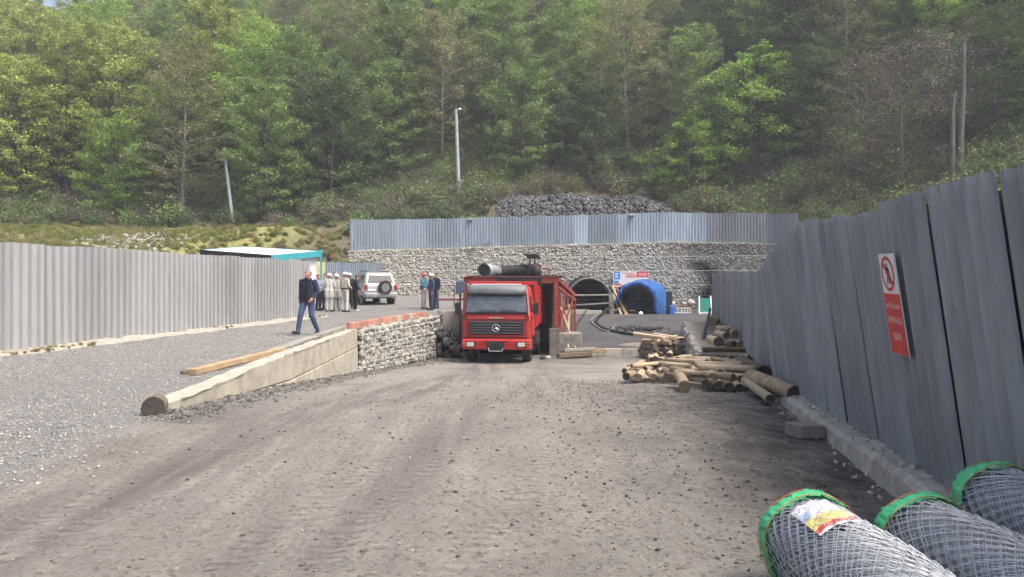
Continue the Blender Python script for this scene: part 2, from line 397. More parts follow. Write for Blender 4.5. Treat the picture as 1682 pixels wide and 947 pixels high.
def xs_near(y):
    l = np.linspace(-1, 0, 60) ** 3 * 26 + np.linspace(-1, 0, 60) * 4
    lo = -4.05 - 14
    a = np.linspace(lo, -4.05, 130); b = np.linspace(-4.05, interp(y, RF) + .2, 170); return np.concatenate([a[:-1], b])
def xs_right(y):
    w0 = float(interp(y, WX)); r = float(interp(y, RF)) + .2 if y < 34 else float(interp(y, [(34, 9.3), (38, 17), (46, 20.5), (60, 20.5)]))
    return np.concatenate([np.linspace(w0, min(2.2, r), 110), np.linspace(2.26, r, 60)]) if r > 2.3 else np.linspace(w0, r, 170)
def xs_left(y):
    w0 = float(interp(y, WX)); lo = float(interp(y, [(8, -19), (14, -10.6), (31, -8.2), (33, -12), (60, -16)]))
    return np.linspace(lo, w0, 130)
rows1 = rowset(1.2, 8.6, .03, .008)
sheet('ground', rows1, xs_near, zroad, False)
rows2 = rowset(8.6, 30.95, .05, .006) + [30.99, 31.01, 31.02] + rowset(31.2, 53.5, .2, .01)
sheet('dirt_road', rows2, xs_right, zroad, False)
def zterr(X, Y):
    return terrace_z(X, Y) + .045 * fbm(X * .9, Y * .9, 31) + .02 * fbm(X * 6, Y * 6, 41, 3) - .02
sheet('gravel_terrace', rowset(8.6, 56, .06, .008), xs_left, zterr, True)
# broad base sheet out to the horizon
b = MB(); b.add([(-420, -90, -4), (420, -90, -4), (420, 420, -4), (-420, 420, -4)], [(0, 1, 2, 3)])
tag(b.build('base_land', mat('far_land', (.10, .11, .06), 1)), kind='structure')

# ------------------------------------------------------------------ hillside
HY0 = [(-90, 40), (-60, 50), (-30, 56), (-15, 54), (-10, 52.6), (18, 52.6), (24, 45), (32, 37), (60, 22), (120, 0)]
def hill_z(X, Y):
    X = np.asarray(X, float); Y = np.asarray(Y, float)
    e = Y - interp(X, HY0)
    right = interp(e, [(-60, .2), (-12, .5), (-6, 2.2), (0, 4.5), (4, 6.5), (8.5, 8.8), (10, 9.0), (14, 12.3), (30, 23.5), (60, 43), (120, 76), (300, 120)])
    left = interp(e, [(-60, .2), (-32, .6), (-20, 2.6), (-12, 4.0), (-4, 5.3), (2, 6.0), (8, 7.6), (14, 11.5), (30, 22), (60, 40), (120, 72), (300, 110)])
    k = sm(-X, 9, 17); z = right * (1 - k) + left * k
    drop = interp(X, [(-140, .38), (-62, .66), (-44, .92), (-34, 1), (200, 1)])
    z = np.where(z > 8, 8 + (z - 8) * drop, z)
    z = z - 1.3 * np.exp(-((X + 14.8) / 3.2) ** 4 - ((Y - 43) / 5) ** 4)
    return z + (1.6 * fbm(X * .12, Y * .12, 61) + .7 * fbm(X * .5, Y * .5, 71)) * sm(e, -14, 8) + .25 * fbm(X * 1.1, Y * 1.1, 81)
YARD = [(-13.5, 2), (-10.55, 15), (-8.5, 31.2), (-12.5, 34), (-14.5, 44), (-11.5, 52), (-5, 53.2), (4, 54), (14, 53.6), (19.8, 50), (21.5, 46), (19, 37), (13, 28), (8, 18), (6, 14.5), (4.6, 6.4), (3.8, 2)]
def hill_mat():
    m = bpy.data.materials.new('hill_soil'); m.use_nodes = True; n = m.node_tree.nodes; l = m.node_tree.links; b = n['Principled BSDF']
    b.inputs['Roughness'].default_value = 1; b.inputs['Specular IOR Level'].default_value = .1
    geo = n.new('ShaderNodeNewGeometry')
    def nz(s, d=6):
        x = n.new('ShaderNodeTexNoise'); x.inputs['Scale'].default_value = s; x.inputs['Detail'].default_value = d; x.inputs['Roughness'].default_value = .65; l.new(geo.outputs['Position'], x.inputs['Vector'])
        r = n.new('ShaderNodeMapRange'); r.inputs[1].default_value = .35; r.inputs[2].default_value = .65; l.new(x.outputs[0], r.inputs[0]); return r.outputs[0], x.outputs[0]
    def mix(f, a, c):
        x = n.new('ShaderNodeMix'); x.data_type = 'RGBA'; l.new(f, x.inputs[0])
        for s, v in ((6, a), (7, c)):
            if isinstance(v, tuple): x.inputs[s].default_value = (*v, 1)
            else: l.new(v, x.inputs[s])
        return x.outputs[2]
    f1, _ = nz(.35); f2, raw = nz(2.5, 8)
    c = mix(f1, (.075, .062, .045), (.10, .088, .055)); c = mix(f2, c, (.16, .135, .10))
    a = n.new('ShaderNodeAttribute'); a.attribute_name = 'grass'
    g = mix(f2, (.17, .19, .055), (.30, .27, .13)); c = mix(a.outputs['Fac'], c, g)
    a2 = n.new('ShaderNodeAttribute'); a2.attribute_name = 'bare'
    c = mix(a2.outputs['Fac'], c, mix(f2, (.12, .10, .075), (.20, .17, .135)))
    l.new(c, b.inputs['Base Color'])
    bp = n.new('ShaderNodeBump'); bp.inputs['Strength'].default_value = .8; bp.inputs['Distance'].default_value = .2; l.new(raw, bp.inputs['Height']); l.new(bp.outputs[0], b.inputs['Normal'])
    return m
def ray_r(th):
    c = np.array([0., 20.]); d = np.array([math.cos(th), math.sin(th)]); best = None
    for (x0, y0), (x1, y1) in zip(YARD[:-1], YARD[1:]):
        a = np.array([x0, y0]) - c; e = np.array([x1 - x0, y1 - y0]); den = d[0] * e[1] - d[1] * e[0]
        if abs(den) < 1e-9: continue
        t = (a[0] * e[1] - a[1] * e[0]) / den; s = (a[0] * d[1] - a[1] * d[0]) / den
        if t > 0 and -1e-6 <= s <= 1 + 1e-6 and (best is None or t > best): best = t
    return best
ths = np.linspace(math.radians(-35), math.radians(215), 420)
rb = [(t, ray_r(t)) for t in ths]; rb = [q for q in rb if q[1]]
tt = np.concatenate([np.linspace(0, 22, 70), np.geomspace(22.5, 125, 50)])
TH = np.array([q[0] for q in rb])[:, None]; RR = np.array([q[1] for q in rb])[:, None] + tt[None, :]
HX = RR * np.cos(TH); HYv = 20 + RR * np.sin(TH); HZ = hill_z(HX, HYv)
HZ[:, 0] -= .6
n1, n2 = HX.shape; idx = np.arange(n1 * n2).reshape(n1, n2)
Fq = np.stack([idx[:-1, :-1], idx[:-1, 1:], idx[1:, 1:], idx[1:, :-1]], -1).reshape(-1, 4)[:, ::-1]
ee = HYv - interp(HX, HY0)
grass = sm(-HX, 12, 17) * sm(-ee, -5, 1)
bare = np.clip(np.exp(-((ee - 10.5) / 2.6) ** 2) * sm(fbm(HX * .16, HYv * .05, 91) + .1, .0, .15) * sm(HX, -14, -8), 0, 1)
hill = mkobj('hillside', npmesh('hillside', np.stack([HX, HYv, HZ], -1).reshape(-1, 3), Fq, hill_mat(), dict(grass=grass, bare=bare)), None, 180)
tag(hill, kind='structure')
# the next ridge, far to the left
xs = np.linspace(-340, -40, 90); ys = np.linspace(175, 330, 40); GX, GY = np.meshgrid(xs, ys)
GZ = -4 + sm(GY, 165, 262) * interp(GX, [(-340, 118), (-190, 112), (-165, 104), (-150, 97), (-130, 84), (-100, 60), (-40, 20)]) + 9 * fbm(GX * .03, GY * .03, 101, 5) + 4 * fbm(GX * .15, GY * .15, 103, 4)
i = np.arange(GX.size).reshape(GX.shape); Fq = np.stack([i[:-1, :-1], i[:-1, 1:], i[1:, 1:], i[1:, :-1]], -1).reshape(-1, 4)
tag(mkobj('distant_hill', npmesh('distant_hill', np.stack([GX, GY, GZ], -1).reshape(-1, 3), Fq, mat('far_forest', (.10, .125, .06), 1, var=.5, scale=.05)), None, 180), kind='structure')

# ------------------------------------------------------------------ stones
def stone_proto(k, flat=.75):
    ph = (1 + 5 ** .5) / 2
    v = np.array([(-1, ph, 0), (1, ph, 0), (-1, -ph, 0), (1, -ph, 0), (0, -1, ph), (0, 1, ph), (0, -1, -ph), (0, 1, -ph), (ph, 0, -1), (ph, 0, 1), (-ph, 0, -1), (-ph, 0, 1)]) / 1.9
    f = np.array([(0, 11, 5), (0, 5, 1), (0, 1, 7), (0, 7, 10), (0, 10, 11), (1, 5, 9), (5, 11, 4), (11, 10, 2), (10, 7, 6), (7, 1, 8), (3, 9, 4), (3, 4, 2), (3, 2, 6), (3, 6, 8), (3, 8, 9), (4, 9, 5), (2, 4, 11), (6, 2, 10), (8, 6, 7), (9, 8, 1)])
    r = np.random.default_rng(100 + k); v = v * (1 + r.uniform(-.22, .22, (12, 1))) + r.uniform(-.1, .1, (12, 3))
    v = np.sign(v) * np.abs(v) ** .8
    return v, f
STONES = [stone_proto(k) for k in range(10)]
def stones_mesh(name, pts, sizes, rots, m, attrs=None, aniso=None):
    """pts (n,3) sizes (n,) rots (n,3) euler -> one joined mesh"""
    Vs = []; Fs = []; A = []; off = 0
    for i in range(len(pts)):
        v, f = STONES[i % 10]
        a, b_, c = rots[i]
        ca, sa, cb, sb, cc, sc = math.cos(a), math.sin(a), math.cos(b_), math.sin(b_), math.cos(c), math.sin(c)
        R = np.array([[cc * cb, cc * sb * sa - sc * ca, cc * sb * ca + sc * sa], [sc * cb, sc * sb * sa + cc * ca, sc * sb * ca - cc * sa], [-sb, cb * sa, cb * ca]])
        s = sizes[i] * (np.ones(3) if aniso is None else aniso[i])
        Vs.append((v * s) @ R.T + pts[i]); Fs.append(f + off); off += 12
        if attrs is not None: A.append(np.full(12, attrs[i]))
    return npmesh(name, np.concatenate(Vs), np.concatenate(Fs), m, None if attrs is None else {'soot': np.concatenate(A)})
STONE_ME = [npmesh('stone', v, f, M_stone, {'soot': np.zeros(12)}) for v, f in STONES]
def gabion(parent, p0, p1, zb0, zt0, zb1, zt1, size, n_single, mname, nrm, soot=None, m=M_stone, core=.25):
    """stones packed in the upright face between two plan points; n_single of them as parts, the rest joined"""
    p0 = np.array(p0, float); p1 = np.array(p1, float); L = np.linalg.norm(p1 - p0); d = (p1 - p0) / L; nrm = np.array(nrm[:2], float)
    pts = []; h = max(zt0 - zb0, zt1 - zb1); rows = max(1, int(round(h / (size * .86))))
    for r in range(rows):
        x = random.uniform(0, size)
        while x < L:
            u = x / L; zb = zb0 + (zb1 - zb0) * u; zt = zt0 + (zt1 - zt0) * u
            z = zb + (r + .5) * (zt - zb) / rows + random.uniform(-.2, .2) * size
            q = p0 + d * x + nrm * random.uniform(-.02, .05)
            pts.append((q[0], q[1], z, size * random.uniform(.46, .68))); x += size * random.uniform(.78, 1.12)
    random.shuffle(pts)
    for i, q in enumerate(pts[:n_single]):
        o = bpy.data.objects.new('stone', STONE_ME[i % 10]); C.objects.link(o); o.parent = parent
        o.location = q[:3]; o.rotation_euler = [random.uniform(0, 6.28) for _ in range(3)]
        s = q[3]; o.scale = (s * random.uniform(.8, 1.25), s * random.uniform(.8, 1.2), s * random.uniform(.75, 1.1))
    rest = pts[n_single:]
    if rest:
        n = len(rest)
        me = stones_mesh(mname, np.array([q[:3] for q in rest]), [q[3] for q in rest], RNG.uniform(0, 6.28, (n, 3)), m,
                         [0 if soot is None else soot(q[0], q[1], q[2]) for q in rest], RNG.uniform(.75, 1.25, (n, 3)))
        o = mkobj(mname, me, parent); o['kind'] = 'stuff'
    return pts

# ------------------------------------------------------------------ corrugated fences
def panel_mesh(name, b0, b1, t0, t1, pitch, depth, m, nrm, soft=False):
    """corrugated sheet spanning bottom b0-b1 and top t0-t1; trapezoid ribs of the given pitch pushed along nrm"""
    b0, b1, t0, t1, nrm = [Vector(q) for q in (b0, b1, t0, t1, nrm)]
    L = (b1 - b0).length; n = max(1, round(L / pitch)); prof = []
    for k in range(n):
        for u, hgt in (((.0, 0), (.22, 0), (.42, 1), (.70, 1), (.90, 0)) if soft else ((.0, 0), (.40, 0), (.45, 1), (.86, 1), (.91, 0))):
            prof.append(((k + u) / n, hgt))
    prof.append((1, 0)); V = []; th = .0015
    lev = (0, .33, .66, 1.0)
    for side in (0, 1):
        for u, hh in prof:
            for v in lev:
                q = (b0.lerp(b1, u)).lerp(t0.lerp(t1, u), v) + nrm * (hh * depth - side * .004)
                V.append(tuple(q))
    k = len(prof); s = len(lev); Fc = []
    for i in range(k - 1):
        for j in range(s - 1):
            a = i * s + j; Fc.append((a, a + s, a + s + 1, a + 1)); o = k * s; Fc.append((o + a, o + a + 1, o + a + s + 1, o + a + s))
        a, o = i * s + s - 1, k * s; Fc.append((a, a + s, o + a + s, o + a)); a = i * s; Fc.append((a + s, a, o + a, o + a + s))
    for i in (0, k - 1):
        for j in range(s - 1):
            a = i * s + j; Fc.append((a, a + 1, k * s + a + 1, k * s + a))
    me = bpy.data.meshes.new(name); me.from_pydata(V, [], Fc); me.materials.append(m); me.update(); return me
def along(poly, step):
    pts = [Vector((x, y, 0)) for x, y in poly]; out = [pts[0]]; acc = 0
    for a, b_ in zip(pts[:-1], pts[1:]):
        L = (b_ - a).length; t = step - acc
        while t < L: out.append(a.lerp(b_, t / L)); t += step
        acc = (acc + L) % step
    return out
# left fence
lf = thing('corrugated_fence', 'pale grey corrugated metal fence along the gravel terrace on the left', 'fence')
pl = along([(-11.45, 5.8), (-10.2, 15.2), (-8.06, 31.4)], .96)
for i, (a, b_) in enumerate(zip(pl[:-1], pl[1:])):
    zb = float(terrace_z(a.x, a.y)) + .03; zb2 = float(terrace_z(b_.x, b_.y)) + .03
    ln = random.uniform(-.025, .025); jt = random.uniform(-.03, .03); d = (b_ - a).normalized(); nr = Vector((d.y, -d.x, 0))
    off = nr * random.uniform(-.012, .012)
    h0 = 2.2 + jt
    pn = mkobj('panel', panel_mesh('panel', a + off + Vector((0, 0, zb)) - d * .012, b_ + off + Vector((0, 0, zb2)) + d * .012, a + off + d * (ln - .012) + Vector((0, 0, zb + h0)), b_ + off + d * (ln + .012) + Vector((0, 0, zb2 + h0)), .27, .075, M_lfence, nr), lf)
for i in range(0, len(pl), 3):
    a = pl[i]; z = float(terrace_z(a.x, a.y)); mb = MB(); mb.cyl((a.x - .1, a.y, z - .3), (a.x - .1, a.y, z + 2.1), .035, 8); mb.build('post', M_dark, lf)
mb = MB()
for zz in (.5, 1.8): mb.tube([(q.x - .06, q.y, float(terrace_z(q.x, q.y)) + zz) for q in pl], .025, 6)
mb.build('back_rail', M_dark, lf)
def strip(name, poly, prof, m, zf, step=.35, amp=.03, seed=3, parent=None):
    """an uneven long strip: cross profile [(offset along normal, height)] swept along a plan polyline"""
    pts = along(poly, step); V = []; n = len(prof)
    for i, p in enumerate(pts):
        q = pts[min(i + 1, len(pts) - 1)] - pts[max(i - 1, 0)]; q.normalize(); nr = Vector((q.y, -q.x, 0)); z = float(zf(p.x, p.y))
        for j, (o, h) in enumerate(prof):
            jj = amp * (random.random() - .5) * 2
            V.append(tuple(p + nr * (o + jj * .6) + Vector((0, 0, z + h + jj))))
    Fc = []
    for i in range(len(pts) - 1):
        for j in range(n - 1): Fc.append((i * n + j, i * n + j + 1, (i + 1) * n + j + 1, (i + 1) * n + j))
    for e in (0, len(pts) - 1): Fc.append(tuple(e * n + j for j in range(n)))
    me = bpy.data.meshes.new(name); me.from_pydata(V, [], Fc); me.materials.append(m); me.update()
    return mkobj(name, me, parent)
k = strip('kerb', [(-11.5, 5.8), (-10.2, 15.2), (-8.0, 31.6)], [(-.1, -.1), (-.1, .05), (.22, .045), (.42, .03), (.62, -.06)], M_kerb, terrace_z, .3, .03)
tag(k, 'low crumbling concrete footing strip under the pale left fence', 'kerb')

# right fence
rf = thing('corrugated_fence', 'tall leaning slate grey corrugated fence beside the log piles', 'fence')
def rbase(y):   # foot height of the sheets
    return float(interp(y, [(0, .18), (4.4, .19), (6.4, .21), (9.9, .20), (14.5, .02), (18, -.05), (35, .1), (40, .15)]))
def rtop(y):
    return float(interp(y, [(0, 2.2), (3.5, 2.21), (4.5, 2.25), (5.8, 2.29), (7, 2.33), (9.2, 2.36), (10.2, 2.18), (11, 2.06), (13, 1.97), (14.5, 1.97), (17, 2.0), (35, 2.32), (40, 2.35)]))
RP = [(x, y) for y, x in RF]; rp = along([(2.55, 1.2)] + RP[1:], .95)
RFP = rp
for a, b_ in zip(rp[:-1], rp[1:]):
    d = (b_ - a).normalized(); nr = Vector((-d.y, d.x, 0)); y = a.y
    jl = random.uniform(-.02, .02)
    off = nr * random.uniform(-.008, .008)
    def up(p):
        lean = float(interp(p.y, [(2, .55), (6, .9), (9, 1.0), (12, 1), (14.2, .25), (18, .0), (40, 0)]))
        return Vector((-.15 * lean, (.42) * lean, 0)) + Vector((p.x, p.y, rtop(p.y)))
    st = random.uniform(-.045, .04)
    g0 = random.uniform(-.01, .006); po = nr * random.uniform(.020, .046)
    mkobj('panel', panel_mesh('panel', a + off + po + Vector((0, 0, rbase(a.y) + jl)) + d * g0, b_ + off + Vector((0, 0, rbase(b_.y) + jl)) - d * g0, up(a) + off + po + Vector((0, 0, st)) + d * g0, up(b_) + off + Vector((0, 0, st)) - d * g0, .19, .046, M_rfence, nr, True), rf)
for i in range(1, len(rp) - 1):
    a = rp[i]; le = float(interp(a.y, [(2, .55), (6, .9), (12, 1), (14.2, .25), (18, 0), (40, 0)])); mb = MB()
    mb.bar((a.x + .06, a.y, rbase(a.y) - .5), (a.x + .06 - .15 * le, a.y + .42 * le, rtop(a.y) - .05), .035, .26); mb.build('post', M_black, rf)  # wide black strips added behind the seams so the gaps look dark
kz = lambda x, y: rbase(y)
k = strip('kerb', [(2.5, 1.2)] + RP[1:5], [(-.30, -.6), (-.27, -.25), (-.24, -.05), (-.19, .0), (-.02, .015), (.12, .02), (.14, -.5)], M_kerb, kz, .3, .013)
tag(k, 'chipped concrete kerb under the leaning slate grey fence', 'kerb')
# back gabion wall on an arc, with fence on top
ARC = [(-10.6, 49.2), (-6, 50.8), (0, 51.6), (7, 51.8), (13, 51.4), (17, 50.0), (20.2, 47.0)]
def arc_base(x): return float(interp(x, [(-11, .9), (-2, .9), (-1.6, -.1), (3, -.1), (20, -.05)]))
def arc_top(x): return float(interp(x, [(-11, 4.0), (-8, 4.15), (0, 4.45), (6, 4.62), (11, 4.75), (16, 4.6), (21, 4.1)]))
bw = thing('gabion_wall', 'long curved grey stone retaining wall behind the yard with two tunnel mouths', 'wall')
PORT = [(4.95, 1.42, 2.42), (8.2, 1.5, 2.15)]     # centre x, half width, crown height of the two openings (base at -.1)
def in_port(x, z, g=0):
    for cx, hw, ht in PORT:
        dx = abs(x - cx) / (hw + g); dz = (z + .1) / (ht + g)
        if dx < 1 and z < -.1 + (ht + g) * (.42 + .58 * math.sqrt(max(0, 1 - dx * dx))): return True
    return False
def soot_back(x, y, z):
    s = math.exp(-((x - 13.2 + (z - 2) * .25 + .5 * math.sin(z * 2.1)) / .8) ** 2) * (1 if z < 3.4 else .35) * random.uniform(.6, 1.0)
    s += .28 * float(sm(np.array(x), 9.5, 15)) + (.3 if random.random() < .06 else 0) + .2 * float(sm(np.array(z), 3.6, 4.4)) * float(sm(np.array(x), 8, 12))
    return min(1, s + .45 * math.exp(-((x - 5) / 2.3) ** 2) * (z < 2.2))
arcp = along(ARC, .5)
pts = []
for a, b_ in zip(arcp[:-1], arcp[1:]):
    d = (b_ - a).normalized(); nr = Vector((d.y, -d.x, 0)); z = 0
    zb, zt = arc_base(a.x), arc_top(a.x); nz_ = int((zt - zb) / .118)
    for r in range(nz_):
        for s_ in range(5):
            u = (s_ + random.uniform(.1, .9)) / 5; q = a.lerp(b_, u); zz = zb + (r + random.uniform(.25, .75)) * (zt - zb) / nz_
            course = ((zz - zb) % .96) < .07
            if in_port(q.x, zz, .1): continue
            pts.append((q.x + nr.x * (.02 - .05 * course), q.y + nr.y * .02, zz, random.uniform(.055, .105) * (.8 if course else 1)))
n = len(pts)
me = stones_mesh('stones', np.array([q[:3] for q in pts]), [q[3] for q in pts], RNG.uniform(0, 6.28, (n, 3)), M_stoneb, [soot_back(*q[:3]) for q in pts], RNG.uniform(.75, 1.35, (n, 3)))
mkobj('stones', me, bw)['kind'] = 'stuff'
# core behind the stones as a grid with the two openings left out
V = []; Fc = []; SO = []; nz_ = 28; fine = along(ARC, .2)
for q in fine:
    for j in range(nz_ + 1):
        z = arc_base(q.x) - .4 + (arc_top(q.x) - .04 - arc_base(q.x) + .4) * j / nz_; V.append((q.x, q.y + .06, z)); SO.append(0)
for i in range(len(fine) - 1):
    for j in range(nz_):
        a = i * (nz_ + 1) + j; cz = (V[a][2] + V[a + 1][2]) / 2; cx = (V[a][0] + V[a + nz_ + 1][0]) / 2
        if not in_port(cx, cz, -.02): Fc.append((a, a + nz_ + 1, a + nz_ + 2, a + 1))
for i in range(len(fine)): V.append((fine[i].x, fine[i].y + 1.6, arc_top(fine[i].x) - .04))
for i in range(len(fine) - 1):
    a = i * (nz_ + 1) + nz_; o = len(fine) * (nz_ + 1); Fc.append((a, a + nz_ + 1, o + i + 1, o + i))
core = npmesh('core', V, np.array(Fc), M_stonegap, {'soot': np.zeros(len(V))}); mkobj('core', core, bw)
mb = MB()
for r in range(1, 5):
    mb.tube([(q.x + .0, q.y - .14, arc_base(q.x) + .96 * r) for q in along(ARC, 1.0) if arc_base(q.x) + .96 * r < arc_top(q.x) and not in_port(q.x, arc_base(q.x) + .96 * r, .3)], .008, 4)
mb.build('basket_wire', M_wire, bw)
cp = strip('coping', ARC, [(-1.0, -.05), (-1.0, .03), (.1, .03), (.1, -.06)], M_concrete, lambda x, y: arc_top(x), .5, .02, parent=bw)
bf = thing('corrugated_fence', 'blue grey corrugated fence on top of the curved stone wall', 'fence')
fp = along([(-10.5, 49.35), (-6, 50.95), (0, 51.75), (7, 51.95), (13, 51.55), (17, 50.15), (18.75, 48.4)], 1.0)
M_bf2 = corr('paler_blue_sheet', (.27, .33, .40), .2, (.22, .235, .25), (2, 2, .3)); M_bf3 = corr('grey_sheet', (.20, .215, .235), .15, (.16, .16, .16), (2, 2, .3))
for i, (a, b_) in enumerate(zip(fp[:-1], fp[1:])):
    d = (b_ - a).normalized(); nr = Vector((d.y, -d.x, 0)); z0, z1 = arc_top(a.x) + .03, arc_top(b_.x) + .03; h = 2.0 + random.uniform(-.015, .015)
    m_ = M_bfence if a.x < 7 else (M_bf2 if a.x < 12.2 else M_bf3)
    if 2.4 < a.x < 8 and i % 3 == 0: m_ = M_bf2
    mkobj('panel', panel_mesh('panel', a + Vector((0, 0, z0)) - d * .01, b_ + Vector((0, 0, z1)) + d * .01, a + Vector((0, 0, z0 + h)), b_ + Vector((0, 0, z1 + h)), .2, .02, m_, nr, True), bf)
for q in fp[::3]: mb = MB(); mb.cyl((q.x, q.y + .1, arc_top(q.x) - .2), (q.x, q.y + .1, arc_top(q.x) + 1.9), .04, 6); mb.build('post', M_dark, bf)
for q in (fp[8], fp[19]):
    mb = MB(); z = arc_top(q.x) + 1.98; mb.box((q.x, q.y - .12, z - .05), (.35, .22, .12)).bar((q.x, q.y - .1, z - .05), (q.x, q.y + .1, z - .15), .04, .04)
    o = mb.build('floodlight', M_galv, None, 0, .01)
    tag(o, 'small floodlight on the blue grey fence above the ' + ('truck platform' if q.x < 2 else 'tunnel mouths'), 'floodlight')
# small fence behind the parked car
sf = thing('corrugated_fence', 'short blue grey fence piece behind the silver car', 'fence')
fq = along([(-10.6, 43.2), (-8.9, 46.2), (-8.4, 49.8)], .95)
for a, b_ in zip(fq[:-1], fq[1:]):
    d = (b_ - a).normalized(); nr = Vector((d.y, -d.x, 0)); z0, z1 = float(terrace_z(a.x, a.y)), float(terrace_z(b_.x, b_.y))
    mkobj('panel', panel_mesh('panel', a + Vector((0, 0, z0)), b_ + Vector((0, 0, z1)), a + Vector((0, 0, z0 + 2.2)), b_ + Vector((0, 0, z1 + 2.2)), .2, .035, M_bfence, nr), sf)
# ------------------------------------------------------------------ concrete retaining wall (left of the road)
cw = thing('retaining_wall', 'pale cast concrete retaining wall stepping down beside the dirt road', 'wall')
def wx(y): return float(interp(y, WX))
segs = [(8.75, 11.6), (11.62, 14.6), (14.62, 18.0), (18.02, 21.9)]
for i, (y0, y1) in enumerate(segs):
    for c in range(2):
        ya, yb = (y0, y1) if c == 1 else (y0 + (0 if i == 0 else random.uniform(-.0, .0)), y1)
        mb = MB()
        vs = []
        for y in (ya, yb):
            zt = float(terrace_z(-5, y)) + .07; zb = float(interp(y, RZ)) - .25; zm = max(zb + .05, zt - (.34 if c == 0 or True else 0) - .18 * (y > 14))
            lo, hi = (zb, zm - .008) if c == 0 else (zm + .008, zt)
            x = wx(y) + (.05 if c == 0 else .035) + (.012 if i % 2 else 0)
            vs += [(x, y, lo), (x, y, hi), (x - .24, y, hi), (x - .24, y, lo)]
        mb.add(vs, [(0, 1, 2, 3), (7, 6, 5, 4), (0, 4, 5, 1), (1, 5, 6, 2), (2, 6, 7, 3), (3, 7, 4, 0)])
        o = mb.build('concrete_panel', M_concrete, cw, 0, .015)
top = strip('coping', [(wx(y) - .12, y) for y in (9.3, 12, 15, 18, 21.9)], [(-.12, -.04), (-.11, .004), (0, .009), (.165, .004), (.17, -.02)], M_concrete, lambda x, y: float(terrace_z(-5, y)) + .065, .3, .018, parent=cw)
# heap of dark spoil along its foot
def scatter_stones(name, pts, sizes, m, label=None, cat=None, attrs=None):
    n = len(pts); me = stones_mesh(name, np.array(pts), sizes, RNG.uniform(0, 6.28, (n, 3)), m, attrs, RNG.uniform(.6, 1.3, (n, 3)))
    o = mkobj(name, me); tag(o, label, cat, None, 'stuff'); return o
pts = []; sz = []
for i in range(2600):
    y = random.uniform(8.2, 29); off = abs(random.gauss(0, .3)); x = wx(max(8.6, y)) + .08 + off
    s = random.uniform(.008, .024) * random.choice([1, 1, 1.6]); pts.append((x, y, float(zroad(np.array(x), np.array(y))) + s * .2)); sz.append(s)
scatter_stones('spoil_stones', pts, sz, mat('spoil_stone', (.13, .12, .11), .95, isl=.5, var=.3), 'dark crumbled spoil stones along the foot of the concrete wall', 'spoil')

pts = []; sz = []
for i in range(220):
    y = random.uniform(2.8, 12.5); x = float(interp(y, RF)) - random.uniform(.02, .42); s_ = random.uniform(.006, .024); kz_ = rbase(y) + .012 if x > float(interp(y, RF)) - .24 else float(zroad(np.array(x), np.array(y)))
    pts.append((x, y, kz_ + s_ * .3)); sz.append(s_)
scatter_stones('mortar_crumbs', pts, sz, M_concrete2, 'loose pale mortar crumbs along the kerb of the slate fence', 'rubble')
# wooden beams and boards lying on the terrace edge
def beam(name, label, a, b_, w, h, m, cat='beam', group=None, sag=0, parent=None):
    a = Vector(a); b_ = Vector(b_); mb = MB(); n = 7; d = (b_ - a).normalized(); x = d.cross(Vector((0, 0, 1))).normalized(); z = x.cross(d)
    V = []
    for i in range(n):
        p = a.lerp(b_, i / (n - 1)) + z * (sag * math.sin(math.pi * i / (n - 1)) + random.uniform(-.004, .004))
        V += [p - x * w / 2 - z * h / 2, p + x * w / 2 - z * h / 2, p + x * w / 2 + z * h / 2, p - x * w / 2 + z * h / 2]
    Fc = [(3, 2, 1, 0), tuple(4 * (n - 1) + j for j in range(4))] + [(4 * i + j, 4 * i + (j + 1) % 4, 4 * i + 4 + (j + 1) % 4, 4 * i + 4 + j) for i in range(n - 1) for j in range(4)]
    mb.add(V, Fc); o = mb.build(name, m, parent, 0, min(w, h) * .12); return tag(o, label, cat, group)
def tz(x, y): return float(zterr(np.array(float(x)), np.array(float(y))))
beam('wooden_beam', 'long tan wooden beam lying on gravel above the concrete wall', (-5.0, 11.9, tz(-5, 11.9) + .06), (-4.55, 15.1, tz(-4.6, 15.1) + .09), .14, .10, M_plank)
beam('wooden_beam', 'thin dark beam end poking out beside the tan beam', (-5.2, 12.0, tz(-5, 12) + .03), (-4.9, 14.5, tz(-5, 14.5) + .03), .08, .05, M_bark)
beam('board', 'grey board at the terrace edge in front of the walking man', (-4.72, 15.0, tz(-4.6, 15.0) + .09), (-4.80, 18.6, tz(-4.6, 18.6) + .11), .22, .05, M_gplank, 'board')
beam('board', 'short grey board between walking man and the clay blocks', (-4.78, 18.7, tz(-4.7, 18.7) + .10), (-4.80, 21.4, tz(-4.7, 21.4) + .14), .24, .12, M_gplank, 'board')
mb = MB(); mb.box((-4.86, 19.6, tz(-4.86, 19.6) + .06), (.2, .12, .1), .3); tag(mb.build('brick', M_brick, None, 0, .01), 'single dark brick by the boards behind the walking man', 'brick')

